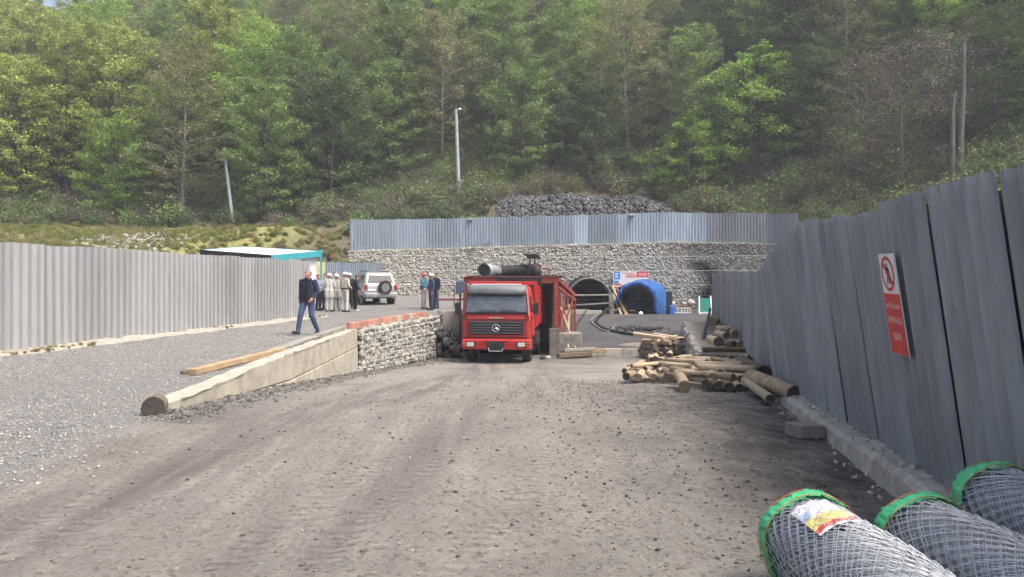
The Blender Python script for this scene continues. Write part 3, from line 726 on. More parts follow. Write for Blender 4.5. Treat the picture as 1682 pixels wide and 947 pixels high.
# round log butt at the wall end
def logmesh(L, r0, r1, n=12, bend=.0, m=(M_wood, M_cut), seed=0):
    r = random.Random(seed); mb = MB(); k = 6; P_ = []; R_ = []
    for i in range(k):
        u = i / (k - 1); P_.append((bend * math.sin(math.pi * u) + r.uniform(-.006, .006), L * u, r.uniform(-.006, .006))); R_.append((r0 + (r1 - r0) * u) * r.uniform(.95, 1.05))
    mb.tube(P_, R_, n, 0, True, 1); v = mb.v
    for i in range(len(v)):
        q = v[i]; v[i] = (q[0] * r.uniform(.97, 1.03), q[1], q[2] * r.uniform(.97, 1.03))
    me = mb.mesh('log', m); me.polygons.foreach_set('use_smooth', [len(p.vertices) == 4 for p in me.polygons]); return me
def place_log(label, a, yaw, pitch, L, r0, r1=None, m=(M_wood, M_cut), group=None, bend=0.0, cat='log', name='log', seed=None):
    """a: centre of the near cut end; yaw 0 runs straight away from the camera, positive swings the far end right"""
    me = logmesh(L, r0, r1 or r0 * .9, 12, bend, m, seed if seed is not None else random.randrange(9999))
    o = mkobj(name, me); o.location = a; o.rotation_euler = (pitch, random.uniform(-.0, .0), -yaw); return tag(o, label, cat, group)
place_log('dark round log butt lying at the low end of the concrete wall', (-3.98, 8.45, .27), math.radians(-18), 0, .32, .125, .12, (M_bark, M_cutd))

# ------------------------------------------------------------------ near gabion wall with single stones
gw = thing('gabion_wall', 'stone filled gabion wall between the concrete wall and the truck', 'wall')
pA, pB = (-4.44, 22.0), (-2.98, 30.0)
ax = (Vector((pB[0], pB[1], 0)) - Vector((pA[0], pA[1], 0))).normalized()
zt0, zt1 = tz(-5, 22) + .06, tz(-4, 30) + .08
gabion(gw, pA, pB, float(interp(22, RZ)) - .05, zt0, float(interp(30, RZ)), zt1, .165, 300, 'packed_stones', (ax.y, -ax.x, 0))
gabion(gw, (-2.98, 30.05), (-3.6, 31.6), -1.1, zt1, -1.1, zt1, .17, 0, 'packed_stones', (.8, .4, 0))
mb = MB()
mb.prism([(pA[0] - .12, pA[1], -1.3), (pB[0] - .12, pB[1], -1.3), (pB[0] - .12, pB[1], zt1 - .03), (pA[0] - .12, pA[1], zt0 - .03)], (-.75, .1, 0))
mb.build('core', mat('gabion_core', (.26, .24, .21), 1, var=.4), gw)
mb = MB()
for i in range(9):
    u = i / 8; x = pA[0] + (pB[0] - pA[0]) * u + .12; y = pA[1] + (pB[1] - pA[1]) * u; mb.tube([(x, y, float(interp(y, RZ))), (x, y, zt0 + (zt1 - zt0) * u + .03)], .006, 4)
for v in np.linspace(.1, 1, 8): mb.tube([(pA[0] + .12, pA[1], -.82 + (zt0 + .82) * v), (pB[0] + .12, pB[1], -1.1 + (zt1 + 1.1) * v)], .004, 4)
mb.build('basket_wire', M_wire, gw)
# clay blocks set along its top
nb = 17
ordn = ['first', 'second', 'third', 'fourth', 'fifth', 'sixth', 'seventh', 'eighth', 'ninth', 'tenth', 'eleventh', 'twelfth', 'thirteenth', 'fourteenth', 'fifteenth', 'sixteenth', 'last']
for i in range(nb):
    u = (i + .2) / nb * .9; x = pA[0] - .16 + (pB[0] - pA[0]) * u; y = pA[1] - .2 + (pB[1] - pA[1]) * u
    mb = MB(); L = .42; mb.box((0, 0, .1), (.19, L, .19))
    o = mb.build('clay_block', M_brick if i not in (9, 12) else M_concrete, None, 0, .012); o.location = (x, y, zt0 + (zt1 - zt0) * u + .02); o.rotation_euler = (0, random.uniform(-.03, .03), -math.atan2(ax.x, ax.y) + random.uniform(-.06, .06))
    tag(o, f'{ordn[i]} {"red brown" if i not in (9, 12) else "grey"} block in the row on the gabion, counted from the concrete wall', 'block', 'blocks along the gabion top')
# dark rocks at the gabion end
pts = []; sz = []
for i in range(420):
    x = random.uniform(-3.25, -1.75); y = random.uniform(29.6, 32.2); h = max(0, 1.5 - 1.0 * (x + 3.0) - .25 * abs(y - 31.3)); z = -1.1 + random.random() ** .6 * h
    pts.append((x, y, z)); sz.append(random.uniform(.07, .17))
scatter_stones('coal_rocks', pts, sz, mat('coal_rock', (.075, .075, .076), .85, isl=.6, bump=.4), 'heap of dark broken rock between the gabion and the red truck', 'rock heap')
# pale concrete edge wall beyond, with a rail
mb = MB(); mb.box((-2.45, 34.0, -.25), (1.9, .35, 1.75), math.radians(40)); mb.box((-1.75, 39, -.1), (.3, 9, 1.75))
tag(mb.build('edge_wall', M_concrete2, None, 0, .02), 'pale concrete edge wall just left of the truck cab', 'wall')
gr = thing('guard_rail', 'rusty red pipe guard rail behind the three standing people', 'railing', (0, 0, 0))
for z, y, r in ((1.05, 38.3, .05), (1.75, 38.3, .012)):
    mb = MB(); mb.cyl((-3.9, y, z), (-1.9, y - .4, z), r, 8); mb.build('rail', M_steelred if r > .03 else M_dark, gr)
for x in (-3.85, -2.9, -1.95):
    mb = MB(); mb.cyl((x, 38.3 - .2 * (x + 3.9), .6), (x, 38.3 - .2 * (x + 3.9), 1.8), .022, 6); mb.build('post', M_dark, gr)

# ------------------------------------------------------------------ tunnel mouths
def arch_pts(cx, hw, ht, y, n=20, zb=-.12):
    out = [(cx - hw, y, zb)]
    for i in range(n + 1):
        a = math.pi - math.pi * i / n; out.append((cx + hw * math.cos(a), y, zb + ht * .42 + ht * .58 * math.sin(a)))
    return out + [(cx + hw, y, zb)]
def vault(name, cx, hw, ht, y0, y1, m, parent, th=.0):
    a = arch_pts(cx, hw, ht, y0); b_ = arch_pts(cx, hw, ht, y1); mb = MB(); n = len(a)
    mb.add(a + b_, [(i, i + 1, n + i + 1, n + i) for i in range(n - 1)])
    if th:
        a2 = arch_pts(cx, hw + th, ht + th, y0); b2 = arch_pts(cx, hw + th, ht + th, y1); mb.add(a2 + b2, [(n + i, n + i + 1, i + 1, i) for i in range(n - 1)])
        mb.add(a + a2, [(n + i, n + i + 1, i + 1, i) for i in range(n - 1)])
    return mb.build(name, m, parent, 40)
M_tun = mat('shade_black_lining', (.012, .012, .013), .95, 0, .5, 3)  # near black, the darkness inside the tunnels is put into this colour
t1 = thing('tunnel_portal', 'left tunnel mouth framed by a grey steel arch', 'tunnel')
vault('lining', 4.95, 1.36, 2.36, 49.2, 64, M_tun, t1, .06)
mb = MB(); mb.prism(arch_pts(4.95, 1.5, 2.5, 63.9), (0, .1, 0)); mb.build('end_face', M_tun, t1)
for i, y in enumerate((47.7, 48.5, 49.2)):
    mb = MB(); mb.tube(arch_pts(4.85, 1.36 - .0 * i, 2.36, y), .06 if i else .06, 8); mb.build('steel_arch', mat('arch_steel', (.16, .16, .165), .6, .2, .3, 6) if i == 0 else M_dark, t1, 60)
mb = MB()
for k in range(2, 21, 3):
    a = arch_pts(4.85, 1.4, 2.4, 47.7)[k]; mb.bar(a, (a[0] + .06, 49.6, a[2]), .14, .03)
mb.build('lagging_board', M_gplank, t1)
mb = MB(); mb.box((6.22, 47.6, .55), (.28, .3, 1.35)); mb.build('side_pillar', M_concrete, t1, 0, .02)
gt = thing('barrier', 'two grey horizontal bars closing the left tunnel mouth', 'barrier')
for z0, z1 in ((1.18, 1.22), (.52, .72)):
    mb = MB(); mb.bar((3.05, 47.2, z0), (6.3, 47.3, z1), .06, .09); mb.build('bar', M_gplank, gt)
for x in (3.1, 6.25):
    mb = MB(); mb.box((x, 47.25, .5), (.09, .09, 1.7)); mb.build('post', M_gplank, gt)
mb = MB(); mb.box((4.3, 47.5, .06), (2.6, .5, .36)); tag(mb.build('concrete_sill', M_concrete, None, 0, .03), 'grey concrete sill across the foot of the left tunnel mouth', 'sill')
LEAN = [(6.35, 48.4, 1.75, 7.25, 47.5, 0), (6.5, 48.6, 1.5, 7.15, 47.3, 0), (6.35, 47.9, 1.25, 6.8, 47.1, 0), (6.8, 49.6, 1.7, 7.6, 48.8, 0)]
lbl = ['longest tan plank leaning beside the left tunnel mouth', 'middle tan plank leaning beside the left tunnel mouth', 'shortest plank leaning on the portal pillar', 'dark plank leaning against the wall between the tunnels']
for i, (x, y, z, x2, y2, z2) in enumerate(LEAN): beam('plank', lbl[i], (x2, y2, -.1), (x, y, z), .16, .05, M_plank if i < 3 else M_bark, 'plank')
for i in range(4):
    beam('plank', ['topmost tan plank flat at the foot of the leaning planks', 'lowest tan plank lying left of the blue tunnel', 'long pale board flat on the yard before the tunnels', 'dark board lying at the tunnel pillar foot'][i],
         (6.4 + .1 * i + (.3 if i == 2 else 0), 46.6 - .4 * i, -.08 + .08 * (i == 0)), (7.6 + .2 * i + (1 if i == 2 else 0), 46.7 - .35 * i, -.1 + .09 * (i == 0)), .2, .06, M_plank if i != 3 else M_bark, 'plank')
t2 = thing('tunnel_portal', 'right tunnel mouth covered with a bright blue tarpaulin', 'tunnel')
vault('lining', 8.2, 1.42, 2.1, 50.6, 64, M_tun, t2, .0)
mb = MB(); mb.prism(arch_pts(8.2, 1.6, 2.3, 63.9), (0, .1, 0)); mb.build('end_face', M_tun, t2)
def tarp():
    V = []; ny = 14; nn = 26
    for j in range(ny + 1):
        y = 46.9 + 4.4 * j / ny
        for i in range(nn + 1):
            a = math.pi * .98 - math.pi * 1.02 * i / nn + .02; r = 1 + .05 * fbm(i * .5, j * .6, 7) + (.04 * math.sin(i * 2.3) if j == 0 else 0)
            k3 = j / ny; x = 7.72 + 1.25 * k3 + (1.33 + .30 * k3) * r * math.cos(a); z = .70 + (1.36 + .18 * k3) * r * math.sin(a) + .05 * fbm(i * .9, j * .9, 8)
            z = max(z, .0 + .25 * (i > 20) * fbm(i, j, 3)) if i < 22 else z - (i - 21) * .15
            V.append((x, y, max(z, -.08)))
    Fc = [(j * (nn + 1) + i, j * (nn + 1) + i + 1, (j + 1) * (nn + 1) + i + 1, (j + 1) * (nn + 1) + i) for j in range(ny) for i in range(nn)]
    b0 = len(V)
    for i in range(nn + 1):
        q = V[i]; u_ = 1 - .15 - .03 * math.sin(i * 1.7); V.append((7.66 + (q[0] - 7.72) * u_, 46.98 + .04 * math.sin(i * 2.1), .1 + (q[2] - .1) * u_))
    Fc += [(b0 + i, b0 + i + 1, i + 1, i) for i in range(nn)]
    mb = MB(); mb.add(V, Fc); o = mb.build('tarpaulin', M_bluetarp, t2, 180); s = o.modifiers.new('solid', 'SOLIDIFY'); s.thickness = .02; return o
tarp()
for y in (47.4, 49.0):
    mb = MB(); mb.tube(arch_pts(7.75 + (y - 47) * .3, 1.25, 1.95, y), .06, 8); mb.build('steel_arch', M_dark, t2, 60)
mb = MB(); mb.box((9.75, 47.2, .65), (.3, .35, 1.5)); tag(mb.build('dark_post', M_dark, None, 0, .02), 'black boxed post at the right side of the blue tarpaulin', 'post')
mb = MB(); mb.box((9.85, 46.8, .25), (.35, .3, .65)); tag(mb.build('blue_drum', M_bluetarp, None, 0, .08), 'small blue canister at the foot of the black post', 'canister')
mc = thing('mine_cart', 'dark mine cart with blue rail standing inside the blue tunnel', 'cart', (8.05, 50.2, -.05))
mb = MB(); mb.box((0, 0, .55), (1.3, 1.6, .55), None, 0, 1.15); mb.build('tub', mat('cart_blue', (.02, .05, .12), .6), mc, 0, .04)
mb = MB(); mb.bar((-.6, -.85, 1.0), (.45, -.85, 1.0), .05, .05).bar((.25, -.85, 1.0), (.25, -.85, 1.4), .05, .05); mb.build('push_rail', mat('pale_blue_rail', (.2, .3, .5), .5), mc)
for x in (-.45, .45):
    for y in (-.5, .5): mb = MB(); mb.cyl((x - .05, y, .18), (x + .05, y, .18), .18, 14); mb.build('wheel', M_dark, mc)
mb = MB(); mb.ell((7.95, 47.0, .05), (.14, .12, .14), 10, 6); tag(mb.build('white_bucket', M_white, None, 60), 'small white bucket on the ground before the blue tunnel', 'bucket')

# notice board on the stone wall
nb_ = thing('notice_board', 'white blue and red safety notice board on stone wall above the blue tarpaulin', 'sign')
def wall_y(x): return float(interp(x, ARC)) - .22
bx0, bx1 = P(1008, 0, 51.3).x, P(1066, 0, 51.3).x; bz1 = EYE + 28 * 51.3 / F; bz0 = EYE - 6 * 51.3 / F; by = wall_y(8)
mb = MB(); mb.box(((bx0 + bx1) / 2, by, (bz0 + bz1) / 2), (bx1 - bx0, .04, bz1 - bz0)); mb.build('board', M_signwhite, nb_)
Wd = bx1 - bx0
def tile(nm, u0, u1, v0, v1, m, dy=.024, p=nb_):
    mb = MB(); mb.box((bx0 + Wd * (u0 + u1) / 2, by - dy, bz0 + (bz1 - bz0) * (v0 + v1) / 2), (Wd * (u1 - u0), .006, (bz1 - bz0) * (v1 - v0))); return mb.build(nm, m, p)
tile('blue_panel', .02, .2, .62, .98, M_signblue); tile('blue_panel', .02, .16, .42, .56, M_signblue)
tile('red_panel', .66, .99, .72, 1.0, M_signred); tile('red_panel', .35, .64, .70, .86, mat('sign_pink', (.62, .25, .25), .5))
for v in (.06, .2, .34): tile('text_bar', .03, .22, v, v + .07, M_signred)
for k_, v in enumerate((.9, .93)): tile('text_line', .25, .6, v, v + .015, M_signred)
for k_ in range(3): tile('text_line', .70, .95, .78 + .06 * k_, .80 + .06 * k_, M_signwhite, .03)
for k_ in range(2): tile('pictogram', .06, .13, .7 + .13 * k_, .78 + .13 * k_, M_signwhite, .03)

# low rack, stones, green board at the right foot of the wall
rk = thing('low_rack', 'low white slatted rack at the foot of the wall right of the blue tunnel', 'rack', (10.6, 48.2, -.05))
for z in (.12, .42):
    mb = MB(); mb.bar((-.7, 0, z), (.75, 0, z), .05, .05); mb.build('rail', M_white, rk)
for i in range(8):
    mb = MB(); mb.bar((-.68 + .2 * i, 0, .0), (-.68 + .2 * i, 0, .45), .04, .04); mb.build('slat', M_white, rk)
mb = MB(); mb.box((0, .15, .5), (1.7, .4, .05)); mb.build('shelf', M_steelred, rk)
for i, (x, z, s) in enumerate(((10.2, .55, .16), (11.4, .6, .2), (10.9, .58, .13), (12.0, .05, .16))):
    o = mkobj('stone', STONES_ := npmesh('stone', STONES[i][0], STONES[i][1], M_concrete2)); o.location = (x, 48.3, z + s * .5); o.scale = (s * 1.3, s, s); tag(o, ['pale stone at the left end of the low rack', 'largest pale stone above the rack right end', 'small pale stone in the middle of the low rack', 'pale stone on the ground left of the green board'][i], 'stone')
gb = thing('green_board', 'dark green board in a white frame leaning at the wall foot', 'board', (12.1, 47.6, -.02), math.radians(-8))
mb = MB(); mb.box((0, .12, .55), (.62, .04, .95), Matrix.Rotation(math.radians(-14), 3, 'X')); mb.build('panel', M_greenboard, gb)
for x in (-.38, .38):
    mb = MB(); mb.bar((x, -.05, 0), (x * .92, .28, 1.15), .08, .06); mb.build('leg', M_white, gb)
mb = MB(); mb.bar((-.4, -.05, .1), (.4, -.05, .1), .06, .1); mb.build('crossbar', M_white, gb)

# hoses on the yard
def yz(x, y): return float(zroad(np.array(float(x)), np.array(float(y))))
def hose(label, pl, r, m=M_hose):
    pts = []
    for i in range(len(pl) - 1):
        p0 = Vector(pl[max(i - 1, 0)]); p1 = Vector(pl[i]); p2 = Vector(pl[i + 1]); p3 = Vector(pl[min(i + 2, len(pl) - 1)])
        for k in range(8):
            t = k / 8; pts.append(.5 * ((2 * p1) + (p2 - p0) * t + (2 * p0 - 5 * p1 + 4 * p2 - p3) * t * t + (3 * p1 - p0 - 3 * p2 + p3) * t ** 3))
    pts.append(Vector(pl[-1])); mb = MB(); mb.tube(pts, r, 8); return tag(mb.build('hose', m, None, 60), label, 'hose')
def yp(px, py):      # pixel on the dark yard surface -> world
    Y = 34.
    for _ in range(60):
        X = (px - 841) * Y / F; z = float(road_z(np.array(X), np.array(Y))); Yn = (EYE - z) * F / (py - 473.5); Y += .5 * (Yn - Y); Y = min(max(Y, 31.2), 50)
    return Vector(((px - 841) * Y / F, Y, yz((px - 841) * Y / F, Y)))
r_ = .07
hp = [(6.1, 47.5, .45)] + [tuple(yp(px, py) + Vector((0, 0, r_))) for px, py in ((980, 522), (990, 540), (1020, 548), (1060, 553), (1100, 556), (1150, 553))]
hose('thick black hose curving across the dark yard from the left tunnel', hp, r_)
hp = [(6.0, 47.4, .3)] + [tuple(yp(px, py) + Vector((0, 0, .04))) for px, py in ((972, 524), (984, 540), (1000, 545), (1010, 536))]
hose('thin grey hose looped beside the thick black hose', hp, .045, M_gplank)
hp = [(4.6, 47.0, .25)] + [tuple(yp(px, py) + Vector((0, 0, .03))) for px, py in ((950, 530), (946, 548), (955, 560))]
hose('thin dark hose drooping left of the sill in front of the left tunnel', hp, .04)
pts = []; sz = []
c0 = yp(1050, 540)
for i in range(160): pts.append((c0.x + random.gauss(0, .55), c0.y + random.gauss(0, .8), c0.z + random.uniform(0, .08))); sz.append(random.uniform(.03, .09))
scatter_stones('coal_crumbs', pts, sz, M_coal, 'thin patch of coal crumbs on the dark yard near the hose', 'coal')
c0 = yp(1052, 566)
mb = MB(); mb.ell((c0.x, c0.y, c0.z - .05), (1.0, .6, .15), 18, 6, 0, -.2); tag(mb.build('sand_patch', mat('tan_sand', (.22, .18, .145), 1, var=.3), None, 180), 'low tan sand heap behind the split firewood pile', 'sand')
# yard edge kerb
mb = MB()
for i in range(10):
    x0 = 2.3 + i * .72; mb.box((x0 + .36, 30.98 + random.uniform(-.015, .015), -1.0), (.70, .16, .33 + random.uniform(-.02, .02)))
    o = mb.build('kerb_block', M_concrete if i % 3 else M_kerb, None, 0, .02); mb = MB(); o['_k'] = 1
    if i == 0: kr = thing('kerb', 'low grey concrete kerb along the front edge of the dark yard', 'kerb')
    o.parent = kr; del o['_k']

# ------------------------------------------------------------------ stone bench and log piles on the right
sb = thing('stone_bench', 'low rubble stone platform carrying cut logs beside the slate fence', 'wall')
bx = [(4.96, 20.0), (6.15, 20.0), (9.2, 34.5), (8.2, 36.0)]
mb = MB(); mb.prism([(5.02, 20.08, -1.2), (6.2, 20.08, -1.2), (9.3, 35, -1.0), (8.1, 36, -1.0)], (0, 0, 1.05)); mb.build('core', mat('bench_fill', (.22, .20, .17), 1, var=.3), sb)
gabion(sb, (5.0, 20.0), (6.2, 20.0), -.78, -.10, -.72, -.10, .16, 30, 'rubble', (0, -1, 0), m=M_stone)
gabion(sb, (4.98, 20.05), (8.15, 36), -.8, -.12, -.75, -.05, .2, 60, 'rubble', (-1, .2, 0), m=M_stone)
mb = MB(); mb.box((5.62, 20.15, -.10), (1.35, .5, .10)); mb.build('cap', M_concrete, sb, 0, .02)
for i in range(2):
    beam('plank', ['upper dark weathered plank across the stone platform', 'lower dark weathered plank across the stone platform'][i], (4.98, 19.85 + .1 * i, .06 - .07 * i), (6.3, 19.95 + .05 * i, -.0 - .055 * i), .2, .05, M_bark, 'plank')
beam('pole', 'thin dark pole leaning at the corner of the stone platform', (5.02, 20.7, -.55), (8.6, 33.0, .72), .09, .09, M_dark, 'pole')
G2 = 'logs on the stone platform'
def bz(dz): return -.02 + dz
def lp(px, py, Y): return P(px, py, Y)
spec = [(1180, 561, 20.4, .125, 'dark ended leftmost log on the stone platform'), (1198, 566, 20.5, .08, 'thin pale log second from left on the stone platform'), (1206, 565, 20.45, .085, 'narrow log with dark end in the middle of the platform stack'),
        (1217, 566, 20.4, .105, 'rightmost brown ended log on the stone platform'), (1194, 551, 20.7, .10, 'upper log with a dark round end on the platform stack')]
for px, py, Y, r, lb in spec: place_log(lb, lp(px, py, Y), math.radians(random.uniform(2, 10)), math.radians(-1), random.uniform(1.5, 2.0), r, r * .92, (M_wood, M_cutd if 'dark' in lb else M_cut), G2)
spec = [(1175, 541, 24.5, 70, .12, 1.6, 'pale log lying crosswise at the back of the platform stack'), (1188, 536, 26, 40, .13, 1.5, 'thick pale log slanting over the platform stack'), (1208, 548, 22, 12, .11, 1.7, 'pale log behind the platform stack by the fence'),
        (1168, 528, 30, 25, .2, 1.0, 'short tan log butt farthest back on the platform'), (1200, 544, 23, 15, .12, 1.6, 'pale log resting on top at the middle of the platform stack')]
for px, py, Y, yaw, r, L, lb in spec: place_log(lb, lp(px, py, Y), math.radians(yaw), 0, L, r, r * .9, (M_wood, M_cut), G2)

# split dark firewood pile (left of the platform)
ordw = ['leftmost', 'second from left', 'third from left', 'fourth from left', 'fifth from left', 'sixth from left', 'seventh from left', 'eighth from left', 'ninth from left', 'tenth from left', 'eleventh from left']
roww = ['bottom row', 'second row', 'third row', 'fourth row', 'fifth row', 'top row']
for row in range(6):
    nrow = 9 - row
    for k in range(nrow):
        x = 5.15 + row * .11 + k * .205 + random.uniform(-.04, .04); z = -1.0 + row * .135 + random.uniform(-.03, .03); Y = 28.9 + random.uniform(-.2, .25) + row * .05
        r = random.uniform(.075, .12); mb = MB(); n_ = random.choice([3, 4, 5]); a0 = random.uniform(0, 6)
        L = random.uniform(1.0, 1.4)
        mb.prism([(r * math.cos(a0 + 6.283 * j / n_), 0, r * math.sin(a0 + 6.283 * j / n_)) for j in range(n_)], (0, L, 0))
        dark = row < 4 and random.random() < .75
        o = mb.build('firewood', M_bark if dark else M_wood, None, 0, .008); o.location = (x, Y, z); yw = random.gauss(0, .25) if row < 4 else random.uniform(-1.3, 1.3)
        o.rotation_euler = (random.uniform(-.08, .12), 0, yw)
        tag(o, f'{"dark" if dark else "pale"} split log, {ordw[k]} in the {roww[row]} of the firewood pile', 'firewood', 'split logs in the firewood pile')

# round mine props: fan shaped heap and stack by the fence
G1 = 'round pine props in the front heap'; G1b = 'round pine props stacked by the fence'
def gz(Y): return float(interp(Y, RZ))
# (px, py of near cut end, Y, yaw deg (far end right +), pitch deg, length, radius, dark end?, label)
heap = [
 (1029, 618, 13.6, 42, 3, 1.7, .095, 1, 'leftmost log of the front heap, dark sooty round end'),
 (1026, 609, 13.9, 40, 3, 1.7, .07, 1, 'log resting just on top of the leftmost sooty log'),
 (1049, 620, 13.4, 24, 2, 1.5, .095, 0, 'second log from left at the foot of the front heap'),
 (1074, 619, 13.4, 5, 2, 1.4, .085, 0, 'short log with a split tan end low in the front heap'),
 (1091, 622, 13.3, -12, 2, 1.4, .075, 0, 'slim log pointing left in the front heap foot row'),
 (1107, 613, 13.4, 0, 3, 1.4, .09, 0, 'log with a brown round end raised in the front heap middle'),
 (1101, 624, 13.35, 4, 1, 1.2, .07, 1, 'dark small log tucked under the raised middle log'),
 (1115, 621, 13.45, 8, 1, 1.2, .07, 1, 'dark small log right of the heap middle at ground level'),
 (1128, 611, 13.6, -4, 5, 1.2, .085, 0, 'thick pale log standing out at the right of the front heap'),
 (1114, 602, 14.0, 10, 2, 1.5, .075, 1, 'log with dark end lying high in the front heap'),
 (1125, 637, 12.4, 14, 4, 1.5, .115, 0, 'nearest thick log with big brown round end between both stacks'),
 (1060, 606, 14.2, 55, 2, 1.8, .075, 0, 'pale log slanting across the left top of the heap'),
 (1080, 608, 14.1, 66, 1, 1.1, .065, 0, 'pale log lying crosswise over the heap middle'),
 (1045, 602, 14.6, 62, 0, 1.3, .075, 0, 'long pale log at the back left of the heap'),
 (1062, 596, 15.2, 70, 0, 1.3, .075, 0, 'long pale log lying flat along the heap back'),
 (1070, 590, 15.6, 80, 0, 1.4, .06, 0, 'thin pale pole lying along the topmost back of the heap'),
 (1100, 598, 14.8, 74, -1, 1.5, .07, 0, 'crosswise pale log near the platform corner'),
 (1139, 604, 13.8, 70, 0, 1.1, .05, 0, 'thin pole pointing at the fence from the heap right side'),
]
for px, py, Y, yaw, pit, L, r, dk, lb in heap:
    r *= .85; Y += 1.7 if py < 630 else -.2; yaw = yaw * .55 if abs(yaw) < 60 else yaw; a = P(px, py, Y); a.z = max(a.z, gz(Y) + r * .9); place_log(lb, a, math.radians(yaw), math.radians(pit * .5), L, r, r * random.uniform(.85, .98), (M_wood, M_cutd if dk else M_cut), G1, random.uniform(-.03, .03))
nth = ['leftmost', 'second from left', 'third from left', 'fourth from left', 'fifth from left', 'sixth from left', 'seventh from left', 'eighth from left', 'ninth from left', 'tenth from left', 'tenth from right', 'ninth from right', 'eighth from right', 'seventh from right', 'sixth from right', 'fifth from right', 'fourth from right', 'third from right', 'second from right', 'rightmost']
for k_ in range(20):
    px = 1032 + 5.6 * k_ + random.uniform(-1.5, 1.5); Y = random.uniform(15.5, 17.2); L = random.uniform(.8, 1.3); r = random.uniform(.045, .072); a = P(px, 0, Y); a.z = gz(Y) + .24 + random.random() * .36 * max(0, 1 - abs(px - 1090) / 75)
    yw = random.uniform(2, 55) if px < 1090 else random.uniform(-30, 40)
    place_log(f'pale round pine prop, {nth[k_]} of those lying inside the front heap', a, math.radians(yw), math.radians(random.uniform(-5, 4)), L, r, r * .9, (M_wood, M_cut if random.random() < .6 else M_cutd), 'round pine props buried in the front heap')
for k_ in range(20):
    px = 1140 + 5.4 * k_ + random.uniform(-1.5, 1.5); Y = random.uniform(13.4, 14.6); L = random.uniform(.8, 1.3); r = random.uniform(.045, .075); a = P(px, 0, Y); a.z = gz(Y) + .12 + random.random() * .34
    yw = random.uniform(-45, 45) if k_ < 16 else random.uniform(-70, -30)
    place_log(f'round pine prop, {nth[k_]} of those lying behind the fence stack', a, math.radians(yw), math.radians(random.uniform(-5, 5)), L, r, r * .9, (M_wood if random.random() < .75 else M_bark, M_cut if random.random() < .5 else M_cutd), 'round pine props behind the fence stack')
stack = [
 (1171, 621, 12.6, 12, 1, 1.8, .105, 0, 'brown ended log left in the stack by the fence'),
 (1160, 631, 12.5, 40, 1, 1.4, .10, 1, 'dark log at the lower left of the stack by the fence'),
 (1182, 633, 12.5, 10, 0, 1.6, .10, 1, 'black ended log at the bottom left of the fence stack'),
 (1198, 637, 12.3, 8, 0, 1.6, .10, 1, 'black ended log at the bottom middle of the fence stack'),
 (1214, 637, 12.3, 6, 0, 1.6, .09, 1, 'black ended log at the bottom right of the fence stack'),
 (1205, 620, 12.6, -30, 0, 1.5, .075, 0, 'log with a pale tan end in the middle of the fence stack'),
 (1221, 623, 12.6, 6, 0, 1.6, .09, 1, 'dark ended log right of the pale tan end in the fence stack'),
 (1233, 619, 12.6, -50, 0, 1.3, .055, 0, 'slim log with light end low at the right of the fence stack'),
 (1233, 632, 12.5, -40, 0, 1.2, .06, 0, 'slim light log end under the right of the fence stack'),
 (1183, 611, 12.9, 20, 0, 1.5, .075, 0, 'log with brown end on the second layer of the fence stack'),
 (1172, 612, 12.95, 60, 0, 1.2, .07, 0, 'short log at the upper left of the fence stack'),
 (1240, 606, 12.9, -68, 0, .95, .075, 0, 'long pale log on top of the fence stack with brown right end'),
 (1256, 612, 12.9, 4, 0, 1.9, .15, 1, 'thickest log with large black round end against the fence'),
 (1218, 600, 13.4, -70, 0, .8, .07, 0, 'topmost pale log of the fence stack'),
 (1246, 636, 12.4, 10, 0, 1.6, .12, 1, 'black log in the shadow below the thickest fence log'),
 (1262, 632, 12.5, 5, 0, 1.6, .12, 1, 'black log wedged between the stack and the fence foot'),
]
for px, py, Y, yaw, pit, L, r, dk, lb in stack:
    r *= .85; Y -= .1; a = P(px, py, Y); a.z = max(a.z, gz(Y) + r * .85); place_log(lb, a, math.radians(yaw), math.radians(pit), L, r, r * random.uniform(.88, .98), (M_wood if not (dk and random.random() < .5) else M_bark, M_cutd if dk else M_cut), G1b, random.uniform(-.03, .03))
a = P(1266, 678, 9.8); a.z = gz(9.8) + .075; place_log('slim pale log lying alone on the dirt before the stack', a, math.radians(8), 0, 2.1, .062, .06, (M_wood, M_cutd))
a = P(1306, 664, 9.9); a.z = gz(9.9) + .14; place_log('thick barked log beside the kerb with a dark round end', a, math.radians(1), 0, 1.9, .115, .12, (mat('knotty_pine', (.34, .25, .16), .9, 0, .35, 7, bump=.5, dirt=(.14, .1, .07), dscale=6), M_cutd))
a = P(1333, 664, 9.9); a.z = gz(9.9) + .08; place_log('short thick log butt between the barked log and kerb', a, math.radians(8), 0, .7, .085, .085, (M_bark, M_cut))
mb = MB(); mb.box((0, 0, .07), (.28, .36, .14), None, 0, .97); o = mb.build('grey_box', mat('dusty_grey_box', (.20, .185, .165), .8, 0, .15, 5), None, 0, .012)
q = P(1330, 708, 8.4); o.location = (3.06, 7.95, float(zroad(np.array(3.06), np.array(7.95))) + .0); o.rotation_euler = (math.radians(-3), 0, math.radians(6)); tag(o, 'grey rectangular block on the dirt in front of the log butt', 'block')

